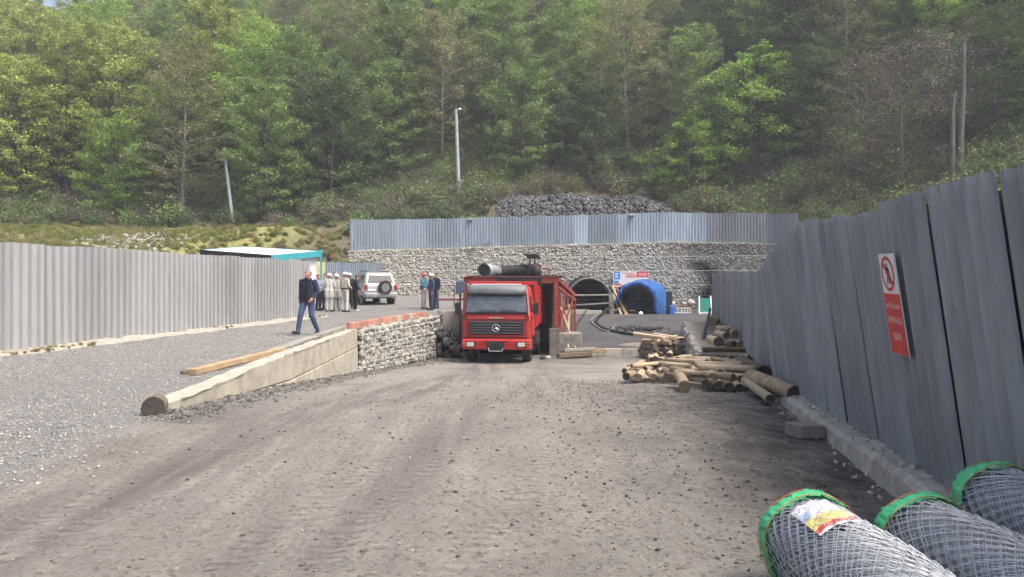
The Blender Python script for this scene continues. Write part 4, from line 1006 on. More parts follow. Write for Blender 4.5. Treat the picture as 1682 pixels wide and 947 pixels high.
# extra planks, beams beside the loading platform
for i, (x0, y0, x1, y1, z, w_, m_, lb) in enumerate(((1.75, 29.2, 3.1, 29.9, -.98, .22, M_bark, 'thick dark beam on the ground at the platform pier'), (1.9, 29.7, 3.6, 30.5, -.9, .2, M_plank, 'tan beam lying behind the thick dark beam'), (2.0, 29.5, 3.3, 30.1, -.80, .16, M_gplank, 'grey board on top of the two beams at the pier'))):
    beam('wooden_beam', lb, (x0, y0, z), (x1, y1, z + .02), w_, w_ * .8, m_)
for i, (x, y, s) in enumerate(((1.35, 28.9, .1), (1.15, 28.8, .08))):
    o = mkobj('stone', npmesh('stone', STONES[i + 3][0], STONES[i + 3][1], M_concrete2 if i == 0 else M_coal)); o.location = (x, y, -1.03); o.scale = (s * 1.2, s, s); tag(o, ['white stone on the ground behind the truck rear wheel', 'dark stone beside the white stone behind the truck'][i], 'stone')

# ------------------------------------------------------------------ warning sign on the right fence
def fence_pt(py_u, v):  # unused helper kept simple
    return None
sg = thing('warning_sign', 'white and red no entry warning sign fixed to the slate fence', 'sign')
# corners from the fence plane: pick Y along the fence and heights
def fpt(y, z):
    x = float(interp(y, RF)); le = float(interp(y, [(2, .55), (6, .9), (9, 1.0), (12, 1)])); b0, t0 = rbase(y), rtop(y); u = (z - b0) / (t0 - b0)
    return Vector((x - .15 * le * u, y + .42 * le * u, z)) + Vector((-.10, .0, 0))
tl, bl = fpt(5.90, 1.88), fpt(5.90, 1.09); tr, br = fpt(5.56, 1.87), fpt(5.56, 1.06)
exx = (tr - tl); eyy = (tl - bl); Wn = exx.length; Hn = eyy.length; ex = exx.normalized(); nz0 = ex.cross(eyy).normalized(); ey = nz0.cross(ex)
skew = eyy.dot(ex)
def sp(u, v, d): return bl + exx * u + eyy * v + nz0 * d
def sq(nm, u0, u1, v0, v1, m, d, th=.004):
    mb = MB(); mb.prism([sp(u0, v0, d), sp(u1, v0, d), sp(u1, v1, d), sp(u0, v1, d)], nz0 * th); return mb.build(nm, m, sg)
sq('plate', 0, 1, 0, 1, M_signwhite, -.01, .01); sq('red_field', .01, .99, .005, .60, M_signred, .0005, .003)
# prohibition ring with slash and walking figure
cu, cv, ru = .47, .80, .40; rv = ru * Wn / Hn
def circ(r, n=28): return [(cu + ru * r * math.cos(6.2832 * i / n), cv + rv * r * math.sin(6.2832 * i / n)) for i in range(n)]
mb = MB(); a_, b_ = circ(1), circ(.8); n_ = len(a_)
mb.add([sp(u, v, .003) for u, v in a_] + [sp(u, v, .003) for u, v in b_], [(i, (i + 1) % n_, n_ + (i + 1) % n_, n_ + i) for i in range(n_)]); mb.build('prohibition_ring', M_signred, sg)
mb = MB(); mb.add([sp(cu + ru * x, cv + rv * y, .0045) for x, y in ((-.66, .5), (-.5, .66), (.66, -.5), (.5, -.66))], [(3, 2, 1, 0)]); mb.build('slash', M_signred, sg)
def fig(pl): mbf.add([sp(cu + ru * x, cv + rv * y, .0038) for x, y in pl], [tuple(range(len(pl)))])
mbf = MB(); fig([(.1 * math.cos(t * .785), .5 + .1 * math.sin(t * .785)) for t in range(8)]); fig([(-.16, .38), (-.14, -.1), (.14, -.1), (.16, .38)]); fig([(-.12, -.1), (-.28, -.6), (-.14, -.6), (.0, -.1)]); fig([(.0, -.1), (.14, -.6), (.28, -.6), (.12, -.1)]); fig([(-.16, .38), (-.36, -.02), (-.28, -.05), (-.12, .25)]); fig([(.16, .38), (.36, .02), (.28, -.03), (.12, .25)])
mbf.build('walking_figure', M_black, sg)
def text_on(body, u0, u1, vmid, hgt, d=.004):
    cu_ = bpy.data.curves.new('lettering', 'FONT'); cu_.body = body; cu_.align_x = 'CENTER'; cu_.align_y = 'CENTER'; cu_.size = 1
    to = bpy.data.objects.new('tmp', cu_); C.objects.link(to); dg = bpy.context.evaluated_depsgraph_get(); me = bpy.data.meshes.new_from_object(to.evaluated_get(dg)); bpy.data.objects.remove(to)
    n_ = len(me.vertices); co = np.zeros(n_ * 3, np.float32); me.vertices.foreach_get('co', co); co = co.reshape(-1, 3); wdt = co[:, 0].max() - co[:, 0].min(); hh = co[:, 1].max() - co[:, 1].min()
    new = []
    for x, y, z in co: new.append(sp((u0 + u1) / 2 + float(x) / wdt * (u1 - u0), vmid + float(y) / hh * hgt, d))
    me.vertices.foreach_set('co', np.array([tuple(q) for q in new], np.float32).ravel()); me.materials.clear(); me.materials.append(M_signwhite); me.update()
    mkobj('lettering', me, sg)
text_on('ŞANTİYE ALANINA', .07, .93, .475, .075); text_on('GİRMEK TEHLİKELİ', .07, .93, .335, .075); text_on('YASAKTIR', .25, .75, .175, .07)
# two screws
for u, v in ((.5, .97), (.5, .03)):
    mb = MB(); c_ = sp(u, v, 0); mb.cyl(c_, c_ + nz0 * .008, .008, 8); mb.build('screw', M_galv, sg)

# ------------------------------------------------------------------ rolls of wire mesh
def mesh_roll(label, c, R, L, yaw, phase, tagcard=False, slope=0.):
    rt = thing('wire_mesh_roll', label, 'wire roll', c, yaw, 'wire mesh rolls in the right foreground')
    # local: axis along -Y from far end y=0 to near end y=-L, centre at height 0
    def wires(name, r, pitch, turn, rad, m):
        nA = int(2 * math.pi * r / (pitch * .7)) // 2 * 2; nL = int(L / pitch); V = []; Fc = []
        for k in range(nL):
            base = len(V)
            for j in range(nA):
                a = 2 * math.pi * j / nA + turn; sg_ = 1 if (j + k) % 2 else -1
                rr = r + .003 * sg_ + .007 * math.sin(3 * a + k * .31 + phase) + random.uniform(-.003, .003)
                y = -.03 - k * pitch + sg_ * pitch * .5 + .008 * math.sin(2 * a + phase * 3) + random.uniform(-.004, .004)
                for q in range(3):
                    t = 2.094 * q; V.append(((rr + rad * math.cos(t)) * math.cos(a), y + rad * math.sin(t), (rr + rad * math.cos(t)) * math.sin(a)))
            for j in range(nA):
                j2 = (j + 1) % nA
                for q in range(3): Fc.append((base + 3 * j + q, base + 3 * j + (q + 1) % 3, base + 3 * j2 + (q + 1) % 3, base + 3 * j2 + q))
        me = npmesh(name, V, np.array(Fc), m); return mkobj(name, me, rt)
    for li, (dr, pt, tu) in enumerate(((0, .044, 0), (-.010, .047, .05), (-.020, .043, .11), (-.030, .046, .02))):
        o = wires('wire_layer', R + dr, pt, tu + phase, .0024, M_wire); o['kind'] = 'stuff'
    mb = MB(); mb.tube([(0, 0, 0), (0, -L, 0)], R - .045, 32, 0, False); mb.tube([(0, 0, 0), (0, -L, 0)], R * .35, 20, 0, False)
    mb.build('inner_coils', mat('shade_toned_coils', (.20, .21, .225), .6, .1, .5, 60, stretch=(1, 6, 1)), rt, 60)  # plain cylinders for the inner coils, toned dark to suggest shade between wires
    # crumpled green wrap round the far rim, open in the middle
    V = []; n_ = 200; prof = ((.008, -.062), (.012, -.045), (.018, -.02), (.020, .005), (.014, .024), (-.004, .034), (-.03, .034), (-.06, .018))
    for i in range(n_):
        a = 2 * math.pi * i / n_
        for j, (dr, dy) in enumerate(prof):
            k_ = .0045 * math.sin(a * 23 + j * .5 + phase) * .5 + .002 * math.sin(a * 41 - j * .7) + .0015 * math.sin(a * 67 + j * .9) + .006 * math.sin(a * 5 + phase)
            V.append(((R + dr + k_) * math.cos(a), dy + .9 * k_ + .010 * math.sin(a * 3 + phase), (R + dr + k_) * math.sin(a)))
    k_ = 8; Fc = [(i * k_ + j, i * k_ + j + 1, ((i + 1) % n_) * k_ + j + 1, ((i + 1) % n_) * k_ + j) for i in range(n_) for j in range(k_ - 1)]
    mb = MB(); mb.add(V, Fc); mb.build('green_wrap', M_green, rt, 180)
    for y in (-.060, .022):
        mb = MB(); mb.tube([((R + .017 + .004 * math.sin(9 * a)) * math.cos(a), y + .006 * math.sin(5 * a), (R + .017) * math.sin(a)) for a in np.linspace(0, 6.2832, 60)], .0022, 4); mb.build('stitching', M_orange, rt)
    if tagcard:
        V = []; nx, ny = 14, 16; mats_ = [mat('card_white', (.62, .61, .62), .6, 0, .15, 30), mat('card_yellow', (.62, .52, .16), .6), mat('card_red', (.58, .10, .09), .6), mat('card_blue', (.35, .42, .55), .6)]
        for i in range(nx + 1):
            for j in range(ny + 1):
                a = math.radians(78) + math.radians(52) * i / nx; y = -.10 - .34 * j / ny; rr = R - .001 + .005 * math.sin(i * 1.3) * math.cos(j * .9); V.append((rr * math.cos(a), y - .03 * i / nx, rr * math.sin(a)))
        mb = MB()
        for i in range(nx):
            for j in range(ny):
                v_ = j / ny; mi = 0 if v_ < .5 else (1 if v_ < .78 else (2 if v_ < .93 else 0))
                if mi == 0 and v_ < .5 and i > 9 and j > 3: mi = 3
                mb.add([V[i * (ny + 1) + j], V[i * (ny + 1) + j + 1], V[(i + 1) * (ny + 1) + j + 1], V[(i + 1) * (ny + 1) + j]], [(0, 1, 2, 3)], mi)
        o = mb.build('product_card', mats_, rt, 0); o.modifiers.new('s', 'SOLIDIFY').thickness = .002; o['label'] = 'creased white card with yellow and red stripes'
    return rt
mesh_roll('wire mesh roll nearest the dirt with a white yellow and red card', (1.50, 3.84, .325), .236, 2.4, math.radians(2), .2, True)
mesh_roll('middle wire mesh roll with a green wrapped rim', (2.02, 3.74, .345), .232, 2.4, math.radians(2.5), 1.1)
mesh_roll('wire mesh roll closest to the slate fence, resting on the kerb', (2.555, 4.03, .43), .236, 2.6, math.radians(2.5), 2.3)
mb = MB(); mb.tube([(1.05, 3.35, .13), (1.15, 3.45, .16), (1.2, 3.3, .15)], .045, 8); tag(mb.build('black_rag', M_black, None, 180), 'black scrap at the bottom left of the nearest wire roll', 'scrap')

# ------------------------------------------------------------------ poles, container roof, mound
def pole(label, base, top, r, lamp=False):
    rt = thing('utility_pole', label, 'pole')
    mb = MB(); mb.tube([base, Vector(base).lerp(Vector(top), .5), top], [r, r * .85, r * .7], 12); mb.build('shaft', M_pole, rt, 60)
    if lamp:
        t = Vector(top); mb = MB(); mb.bar(t - Vector((0, 0, .1)), t + Vector((.25, -.1, .0)), .05, .05); mb.build('arm', M_pole, rt)
        mb = MB(); mb.ell(t + Vector((.3, -.12, -.02)), (.16, .1, .08), 12, 6); mb.build('lamp_head', M_white, rt, 60)
    else:
        t = Vector(top); mb = MB(); mb.bar(t - Vector((.25, 0, .25)), t + Vector((.25, 0, -.25)), .05, .05); mb.build('crossarm', M_dark, rt)
pole('tall grey lamp pole on the slope above the truck', P(754, 328, 60), P(749, 179, 60), .17, True)
pole('thinner leaning grey pole at the forest edge on the left', P(383, 372, 58), P(368, 243, 57.5), .14)
sh = thing('shed', 'white roofed shed with teal trim behind the left fence', 'shed')
A, B_, C_, D_ = P(446, 419.5, 36), P(330, 410.5, 42), P(526, 412.5, 41), P(404, 405, 46.6)
mb = MB(); mb.prism([A, C_, D_, B_], (0, 0, -.06)); mb.build('roof', M_white, sh)
dn = Vector((0, 0, -.28))
for a_, b_, m_ in ((A, C_, M_teal), (A, B_, M_dark), (C_, D_, M_teal), (B_, D_, M_teal)):
    o_ = (a_ + b_) / 2 - (A + D_) / 2; o_.z = 0; o_.normalize(); mb = MB(); mb.prism([a_ + o_ * .02 + Vector((0, 0, .03)), b_ + o_ * .02 + Vector((0, 0, .03)), b_ + o_ * .02 + dn, a_ + o_ * .02 + dn], o_ * .05); mb.build('fascia', m_, sh)
ins = lambda q: q + ((A + D_) / 2 - q) * .06
w4 = [ins(A), ins(C_), ins(D_), ins(B_)]
for i in range(4):
    a_, b_ = w4[i], w4[(i + 1) % 4]; mb = MB(); mb.add([(a_.x, a_.y, .2), (b_.x, b_.y, .2), (b_.x, b_.y, b_.z - .08), (a_.x, a_.y, a_.z - .08)], [(0, 1, 2, 3)]); mb.build('wall', M_white, sh)
mb = MB(); mb.bar(C_ + Vector((.06, -.05, .1)), C_ + Vector((.06, -.05, -2.8)), .1, .1); mb.build('corner_post', M_teal, sh)
# dry grass mound by the fence end
V = []; nx, ny = 40, 24
for j in range(ny + 1):
    for i_ in range(nx + 1):
        u, v = i_ / nx * 2 - 1, j / ny * 2 - 1; h = max(0, 1 - (abs(u) ** 3 + abs(v) ** 2.2)); V.append((-12.4 + 2.7 * u, 46.0 + 2.6 * v, .5 + 2.75 * h ** .5 + .25 * float(fbm(np.array(u * 5), np.array(v * 5), 3))))
mb = MB(); mb.add(V, [(j * (nx + 1) + i_, j * (nx + 1) + i_ + 1, (j + 1) * (nx + 1) + i_ + 1, (j + 1) * (nx + 1) + i_) for j in range(ny) for i_ in range(nx)])
tag(mb.build('earth_mound', mat('dry_grass_mound', (.30, .25, .12), 1, 0, .35, 3, bump=.6, bscale=8), None, 180), 'tan grassy earth mound between the pale fence end and the short blue fence', 'mound')
# coal heap on the slope above the wall
pts = []; sz = []
for i in range(3600):
    u = random.random(); px = 815 + 300 * u; Y = random.uniform(54.2, 61.0); x = (px - 841) * Y / F
    hz = float(hill_z(np.array(x), np.array(Y))); hh = .75 * math.sin(math.pi * min(1, u * 1.02)) ** .3 * math.exp(-((Y - 58.5) / 2.6) ** 2)
    s = random.uniform(.07, .17); pts.append((x, Y, hz + hh * random.uniform(.55, 1) - .1)); sz.append(s)
scatter_stones('coal_heap', pts, sz, mat('coal_spoil', (.10, .10, .105), .9, isl=.55, bump=.4, var=.4), 'long heap of dark grey coal spoil above the blue grey fence', 'coal heap')
# ------------------------------------------------------------------ the red tipper truck (local: x right, y to the rear, z up)
TR = thing('truck', 'red tipper truck facing the camera on the dirt road', 'truck', (-.57, 27.25, -1.10), math.radians(-6.5))
def loft(secs, m, name, parent, smooth=35, bevel=0, r=.08):
    """horizontal rounded rectangles (z, half width, y front, y back)"""
    mb = MB(); V = []; n = 0
    for z, hw, y0, y1 in secs:
        ring_ = []
        for cx, cy, a0 in ((hw - r, y0 + r, -90), (hw - r, y1 - r, 0), (-hw + r, y1 - r, 90), (-hw + r, y0 + r, 180)):
            for k in range(4): a = math.radians(a0 + 30 * k); ring_.append((cx + r * math.cos(a), cy + r * math.sin(a), z))
        n = len(ring_); V += ring_
    Fc = [(i * n + j, i * n + (j + 1) % n, (i + 1) * n + (j + 1) % n, (i + 1) * n + j) for i in range(len(secs) - 1) for j in range(n)]
    Fc += [tuple(range(n))[::-1], tuple((len(secs) - 1) * n + j for j in range(n))]
    mb.add(V, Fc); return mb.build(name, m, parent, smooth, bevel)
cab = loft([(.86, 1.20, .06, 1.9), (.98, 1.23, .03, 1.95), (1.55, 1.24, .02, 1.95), (1.76, 1.24, .03, 1.95), (1.80, 1.22, .05, 1.95), (2.50, 1.14, .30, 1.95), (2.62, 1.12, .36, 1.93), (2.78, 1.05, .50, 1.85), (2.83, .95, .65, 1.75)], M_red, 'cab', TR, 50)
def plate(name, pts, nrm, th, m, parent, bevel=0):
    mb = MB(); mb.prism(pts, Vector(nrm).normalized() * th); return mb.build(name, m, parent, 0, bevel)
def ws(x, z): return (x, .05 + (z - 1.80) * .25 / .70 - .012, z)
ws_out = [(-1.10, 1.86), (1.10, 1.86), (1.04, 2.50), (-1.04, 2.50)]
plate('windscreen_frame', [ws(x * 1.045, 1.82 if z < 2 else 2.53) for x, z in ws_out], (0, -1, .35), .012, M_black, TR)
wsg = plate('windscreen', [tuple(Vector(ws(x, z)) + Vector((0, -.014, 0))) for x, z in ws_out], (0, -1, .35), .008, M_glass, TR)
# sun visor
mb = MB(); V = []
for z, y, hw in ((2.50, .10, 1.04), (2.62, .12, 1.08), (2.76, .22, 1.08), (2.83, .36, 1.02)):
    V += [(-hw, y + .12, z), (-hw * .9, y, z), (hw * .9, y, z), (hw, y + .12, z)]
mb.add(V, [(4 * i + j, 4 * i + j + 1, 4 * i + 5 + j, 4 * i + 4 + j) for i in range(3) for j in range(3)])
o = mb.build('sun_visor', M_visor, TR, 50); s_ = o.modifiers.new('s', 'SOLIDIFY'); s_.thickness = .025
mb = MB(); mb.tube([(-.9, .09, 2.845), (0, .06, 2.85), (.9, .09, 2.845)], .02, 6); mb.build('visor_edge', M_signwhite, TR)
# grille
gr_ = plate('grille', [(-.98, .012, 1.04), (.98, .012, 1.04), (1.0, .012, 1.54), (-1.0, .012, 1.54)], (0, -1, 0), .03, M_black, TR, .01)
for k in range(5):
    z = 1.08 + k * .095; mb = MB(); mb.box((0, -.03, z + .03), (1.9, .03, .045), Matrix.Rotation(math.radians(-20), 3, 'X')); mb.build('slat', mat('grille_grey', (.045, .045, .048), .5), gr_)
mb = MB(); mb.ring((0, -.065, 1.29), (0, 1, 0), .13, .013, 32, 8)
for k in range(3):
    a = math.radians(90 + 120 * k); p = [(0, -.07, 1.29)]
    for da, rr in ((-60, .022), (0, .125), (60, .022)): p.append((rr * math.cos(a + math.radians(da)), -.066, 1.29 + rr * math.sin(a + math.radians(da))))
    mb.add([(0, -.085, 1.29), p[1], p[2], p[3]], [(0, 2, 1), (0, 3, 2)])
mb.build('star_emblem', M_chrome, gr_, 30)
mb = MB(); mb.box((0, .0, 1.65), (.5, .02, .035)); mb.build('name_strip', M_chrome, TR)
plate('upper_trim', [(-1.18, .018, 1.57), (1.18, .018, 1.57), (1.18, .018, 1.6), (-1.18, .018, 1.6)], (0, -1, 0), .012, M_black, TR)
for s in (-1, 1):
    mb = MB(); mb.box((s * 1.07, .012, 1.32), (.012, .02, .86)); mb.build('panel_gap', M_black, TR)
    mb = MB(); mb.box((s * 1.14, .0, 1.70), (.1, .03, .05)); mb.build('corner_vent', M_black, TR)
mb = MB(); mb.box((0, .028, .945), (2.3, .02, .025)); mb.build('panel_gap', M_black, TR)
mb = MB(); mb.box((0, .02, 1.79), (2.3, .05, .03)); mb.build('wiper_cowl', M_black, TR)
# bumper
bp_ = loft([(.50, 1.18, .02, .5), (.55, 1.24, -.06, .55), (.84, 1.25, -.07, .6), (.88, 1.22, -.03, .58)], M_red, 'bumper', TR, 40)
mb = MB(); mb.box((0, -.085, .72), (2.46, .02, .03)); mb.build('bumper_line', M_redlens, bp_)
mb = MB(); mb.box((0, -.078, .80), (.9, .02, .035)); mb.build('air_slot', M_black, bp_)
for s in (-1, 1):
    mb = MB(); mb.box((s * .90, -.08, .70), (.36, .03, .20)); h_ = mb.build('headlight', M_black, TR, 0, .01)
    mb = MB(); mb.box((s * .92, -.1, .70), (.26, .02, .15)); mb.build('lens', M_lamp, h_, 0, .008)
    mb = MB(); mb.box((s * 1.14, -.055, .70), (.12, .04, .12)); mb.build('indicator', M_amber, TR, 0, .008)
    mb = MB(); mb.tube([(s * .36 - .3, -.02, 1.87), (s * .36 + .12, .02, 1.93), (s * .36 + .42, .05, 1.86)], .012, 6); mb.bar((s * .36 - .25, .0, 1.98), (s * .36 + .2, .03, 1.9), .02, .015); mb.build('wiper', M_black, TR)
    mb = MB(); mb.box((s * 1.42, .12, 1.98), (.2, .06, .42)); mr_ = mb.build('mirror', M_black, TR, 0, .03)
    mb = MB(); mb.tube([(s * 1.2, .3, 2.35), (s * 1.42, .14, 2.3), (s * 1.42, .14, 1.7), (s * 1.23, .25, 1.62)], .015, 6); mb.build('mirror_arm', M_black, mr_)
    # doors and side glass
    mb = MB(); mb.prism([(s * 1.245, .28, 1.0), (s * 1.245, 1.35, 1.0), (s * 1.247, 1.35, 1.78), (s * 1.247, .28, 1.78)], (s * .012, 0, 0)); d_ = mb.build('door', M_red, TR, 0, .01)
    mb = MB(); mb.box((s * 1.265, 1.2, 1.55), (.02, .16, .04)); mb.build('handle', M_black, d_)
    mb = MB(); mb.prism([(s * 1.225, .3, 1.84), (s * 1.225, 1.3, 1.84), (s * 1.152, 1.3, 2.44), (s * 1.152, .5, 2.44)], (s * .008, 0, .0)); mb.build('side_window', M_dglass, TR)
    mb = MB(); mb.box((s * 1.12, .75, .62), (.22, 1.2, .35)); mb.build('step', M_dark, TR, 0, .02)
    mb = MB(); V = []
    for k in range(9): a = math.pi * k / 8; V += [(s * .92, .95 - .66 * math.cos(a), .52 + .60 * math.sin(a)), (s * 1.24, .95 - .66 * math.cos(a), .52 + .60 * math.sin(a))]
    mb.add(V, [(2 * k, 2 * k + 1, 2 * k + 3, 2 * k + 2) for k in range(8)]); o = mb.build('mudguard', M_black, TR, 60); o.modifiers.new('s', 'SOLIDIFY').thickness = .02
mb = MB(); mb.box((0, -.09, .64), (.62, .05, .26)); mb.build('tow_housing', M_dark, TR, 0, .02)
mb = MB(); mb.tube([(-.26, -.1, .58), (-.24, -.16, .47), (.24, -.16, .47), (.26, -.1, .58)], .018, 6); mb.build('step_bar', M_galv, TR)
mb = MB(); mb.box((0, -.12, .70), (.3, .012, .09)); mb.build('blank_plate', M_black, TR)
def wheel(x, y, r, wd, parent, sgn):
    mb = MB(); n = 30; prof = [(r * .56, -wd / 2), (r * .9, -wd / 2), (r, -wd * .38), (r, wd * .38), (r * .9, wd / 2), (r * .56, wd / 2)]; V = []
    for i in range(n):
        a = 6.28318 * i / n; V += [(x + o_, y + q * math.cos(a), r + q * math.sin(a)) for q, o_ in prof]
    k = len(prof); mb.add(V, [(i * k + j, i * k + j + 1, ((i + 1) % n) * k + j + 1, ((i + 1) % n) * k + j) for i in range(n) for j in range(k - 1)])
    t_ = mb.build('wheel', M_tyre, parent, 40)
    mb = MB(); mb.cyl((x - wd * .25, y, r), (x + wd * .32 * sgn, y, r), r * .57, 20); mb.cyl((x, y, r), (x + wd * .5 * sgn, y, r), r * .22, 12); mb.build('rim', M_rim, t_, 40); return t_
for s in (-1, 1):
    wheel(s * 1.03, .95, .51, .30, TR, s); 
    for y in (4.35, 5.7): wheel(s * 1.09, y, .51, .28, TR, s); wheel(s * .76, y, .51, .28, TR, s)
    mb = MB(); mb.box((s * .42, 3.9, .88), (.09, 7.0, .26)); mb.build('chassis_rail', M_dark, TR)
mb = MB(); mb.cyl((-1.0, .95, .51), (1.0, .95, .51), .07, 10); mb.cyl((-1.0, 4.35, .51), (1, 4.35, .51), .1, 10); mb.cyl((-1, 5.7, .51), (1, 5.7, .51), .1, 10); mb.build('axles', M_dark, TR)
mb = MB(); mb.box((1.0, 2.75, .78), (.5, 1.0, .5)); mb.build('fuel_tank', M_dark, TR, 0, .08)
mb = MB(); mb.box((0, 1.0, .95), (1.6, 1.8, .7)); mb.build('engine_block', M_dark, TR)
# tipper body
bd = MB(); bd.box((0, 4.6, 1.22), (2.36, 4.9, .14)); body = bd.build('tipper_floor', M_red2, TR, 0, .02)
for s in (-1, 1):
    mb = MB(); mb.box((s * 1.2, 4.6, 1.98), (.06, 4.9, 1.5)); sd_ = mb.build('side_wall', M_red2, TR, 0, .01)
    for k in range(8): mb = MB(); mb.box((s * 1.27, 2.3 + .65 * k, 1.98), (.09, .1, 1.42)); mb.build('rib', M_red2, sd_, 0, .012)
    mb = MB(); mb.box((s * 1.22, 4.6, 2.76), (.14, 4.95, .1)); mb.build('top_rail', M_red2, sd_, 0, .012)
mb = MB(); mb.box((0, 2.13, 2.0), (2.46, .06, 1.6)); hb = mb.build('headboard', M_red2, TR, 0, .01)
mb = MB(); mb.box((0, 2.05, 2.9), (2.62, .14, .14)); mb.build('top_beam', M_red, hb, 0, .015)
for s in (-1, 1): mb = MB(); mb.box((s * 1.25, 2.05, 2.05), (.12, .13, 1.65)); mb.build('corner_post', M_red, hb, 0, .012)
for s in (-.45, .45): mb = MB(); mb.box((s, 2.08, 2.0), (.08, .06, 1.55)); mb.build('rib', M_red2, hb)
mb = MB(); mb.box((0, 7.05, 1.95), (2.36, .06, 1.4)); mb.build('tailgate', M_red2, TR)
# coal load
pts = [(random.uniform(-1.1, 1.1), random.uniform(2.3, 6.9), 0) for _ in range(260)]
pts = [(x, y, 2.3 + .35 * math.cos(x * 1.2) * math.cos((y - 4.6) * .5) + random.uniform(-.05, .05)) for x, y, _ in pts]
o = mkobj('coal_load', stones_mesh('coal_load', np.array(pts), [random.uniform(.12, .22) for _ in pts], RNG.uniform(0, 6, (len(pts), 3)), M_coal), TR); o['kind'] = 'stuff'

# ------------------------------------------------------------------ red steel loading platform behind the cab
LPF = thing('loading_platform', 'rusty red steel coal loading platform over the truck', 'platform')
zt = 2.06; x0, x1 = -1.9, 1.79; ya, yb_ = 31.0, 36.4
def lbar(nm, a, b_, w, h, m=M_steelred, p=LPF): mb = MB(); mb.bar(a, b_, w, h); return mb.build(nm, m, p, 0, .008)
lbar('front_beam', (x0, ya, zt - .12), (x1 + .06, ya, zt - .12), .14, .24)
lbar('beam_flange', (x0 - .05, ya - .03, zt + .01), (x1 + .1, ya - .03, zt + .01), .2, .03)
lbar('back_beam', (x0, yb_, zt - .12), (x1 + .5, yb_, zt - .12), .14, .24)
lbar('side_beam', (x0, ya + .08, zt - .12), (x0, yb_ - .08, zt - .12), .14, .22); lbar('side_beam', (x1, ya + .08, zt - .12), (x1 + .5, yb_ - .08, zt - .12), .14, .22)
lbar('post', (x1, ya - .02, -.0), (x1, ya - .02, zt - .25), .16, .16); lbar('post', (x0, ya, -1.12), (x0, ya, zt - .25), .16, .16)
lbar('post', (x1 + .5, yb_, -1.0), (x1 + .5, yb_, zt - .25), .14, .14); lbar('post', (x0, yb_, -1.12), (x0, yb_, zt - .25), .14, .14)
mb = MB(); mb.box(((x0 + x1) / 2 + .2, (ya + yb_) / 2, zt + .05), (x1 - x0 + .3, yb_ - ya - .2, .04)); mb.build('deck', M_dark, LPF)
# sloping right wing
wA, wB = Vector((x1 + .1, ya + .1, zt - .1)), Vector((2.86, 34.8, 1.30))
lbar('wing_rail', wA, wB, .1, .16); lbar('wing_rail', wA + Vector((0, .1, -.32)), wB + Vector((0, .0, -.22)), .09, .12)
mb = MB(); mb.prism([wA + Vector((-.05, .1, -.04)), wB + Vector((-.05, .05, -.04)), wB + Vector((-.05, .05, -.24)), wA + Vector((-.05, .1, -.38))], (-.02, 0, 0)); mb.build('wing_sheet', mat('dull_red_sheet', (.30, .05, .045), .6, dirt=(.12, .05, .045)), LPF)
lbar('wing_post', wB + Vector((0, 0, -.1)), (2.86, 34.8, -.8), .1, .1)
for t_ in (.35, .62, .82):
    q = wA.lerp(wB, t_); lbar('strut', q + Vector((0, 0, -.25)), (q.x, q.y, -.75), .06, .06)
lbar('brace', wA.lerp(wB, .4) + Vector((0, 0, -.2)), (x1 + .2, ya + .5, -.35), .07, .07); lbar('brace', (x1 + .35, ya + 1.2, -.3), (x1 + .9, ya + 2.2, 1.3), .05, .05)
lbar('brace', (2.5, 33.3, .9), (2.3, 31.2, -.85), .07, .07, M_plank); lbar('brace', (2.05, 32.2, .8), (2.62, 31.3, -.9), .06, .06, M_plank)
mb = MB(); mb.prism([(1.62, 31.2, -1.1), (2.1, 36.3, -1.1), (2.1, 36.3, 1.9), (1.62, 31.2, 1.9)], (.03, 0, 0)); mb.build('side_shade_sheet', M_dark, LPF)  # dark sheet added to stand in for shade beside the truck
mb = MB(); mb.box((.2, 36.6, .4), (4.1, .05, 3.0)); mb.build('back_shade_sheet', M_dark, LPF)  # dark sheet added so the space under the deck looks shaded
for k_ in range(4): lbar('cross_rail', (1.72 + .1 * k_, 31.3 + k_ * 1.1, 1.0 - .5 * (k_ % 2)), (1.9 + .1 * k_, 32.6 + k_ * 1.1, 1.0 - .5 * (k_ % 2)), .05, .08)
for x in (-1.0, -.2, .6):
    lbar('joist', (x, ya + .1, zt - .1), (x + .2, yb_, zt - .1), .08, .14, M_dark)
mb = MB(); mb.box((1.72, 31.1, -.58), (.42, .6, 1.12)); pier = mb.build('pier', mat('sooty_concrete', (.16, .15, .14), .95, 0, .4, 3, bump=.4), LPF, 0, .02)
mb = MB(); mb.box((2.35, 32.0, -.62), (1.1, 1.3, .75)); mb.build('stone_footing', mat('dirty_footing', (.22, .205, .185), .95, 0, .35, 4, bump=.5), LPF, 0, .04)
# bracket frame on deck
for a, b_ in (((1.15, 31.3, zt + .08), (1.15, 31.3, zt + .5)), ((1.5, 31.3, zt + .08), (1.5, 31.3, zt + .36)), ((.95, 31.3, zt + .5), (1.2, 31.3, zt + .5)), ((1.15, 31.3, zt + .36), (1.52, 31.3, zt + .36))): lbar('bracket', a, b_, .04, .04)
mb = MB()
for k in range(14):
    x = -.55 + .13 * k; mb.box((x, 30.90, zt - .14 + random.uniform(-.04, .03)), (.15, .03 + random.uniform(0, .03), .34), None)
o = mb.build('tarpaulin', M_black, None, 0, .02); tag(o, 'black tarpaulin hanging over the front beam of the red platform', 'tarpaulin')
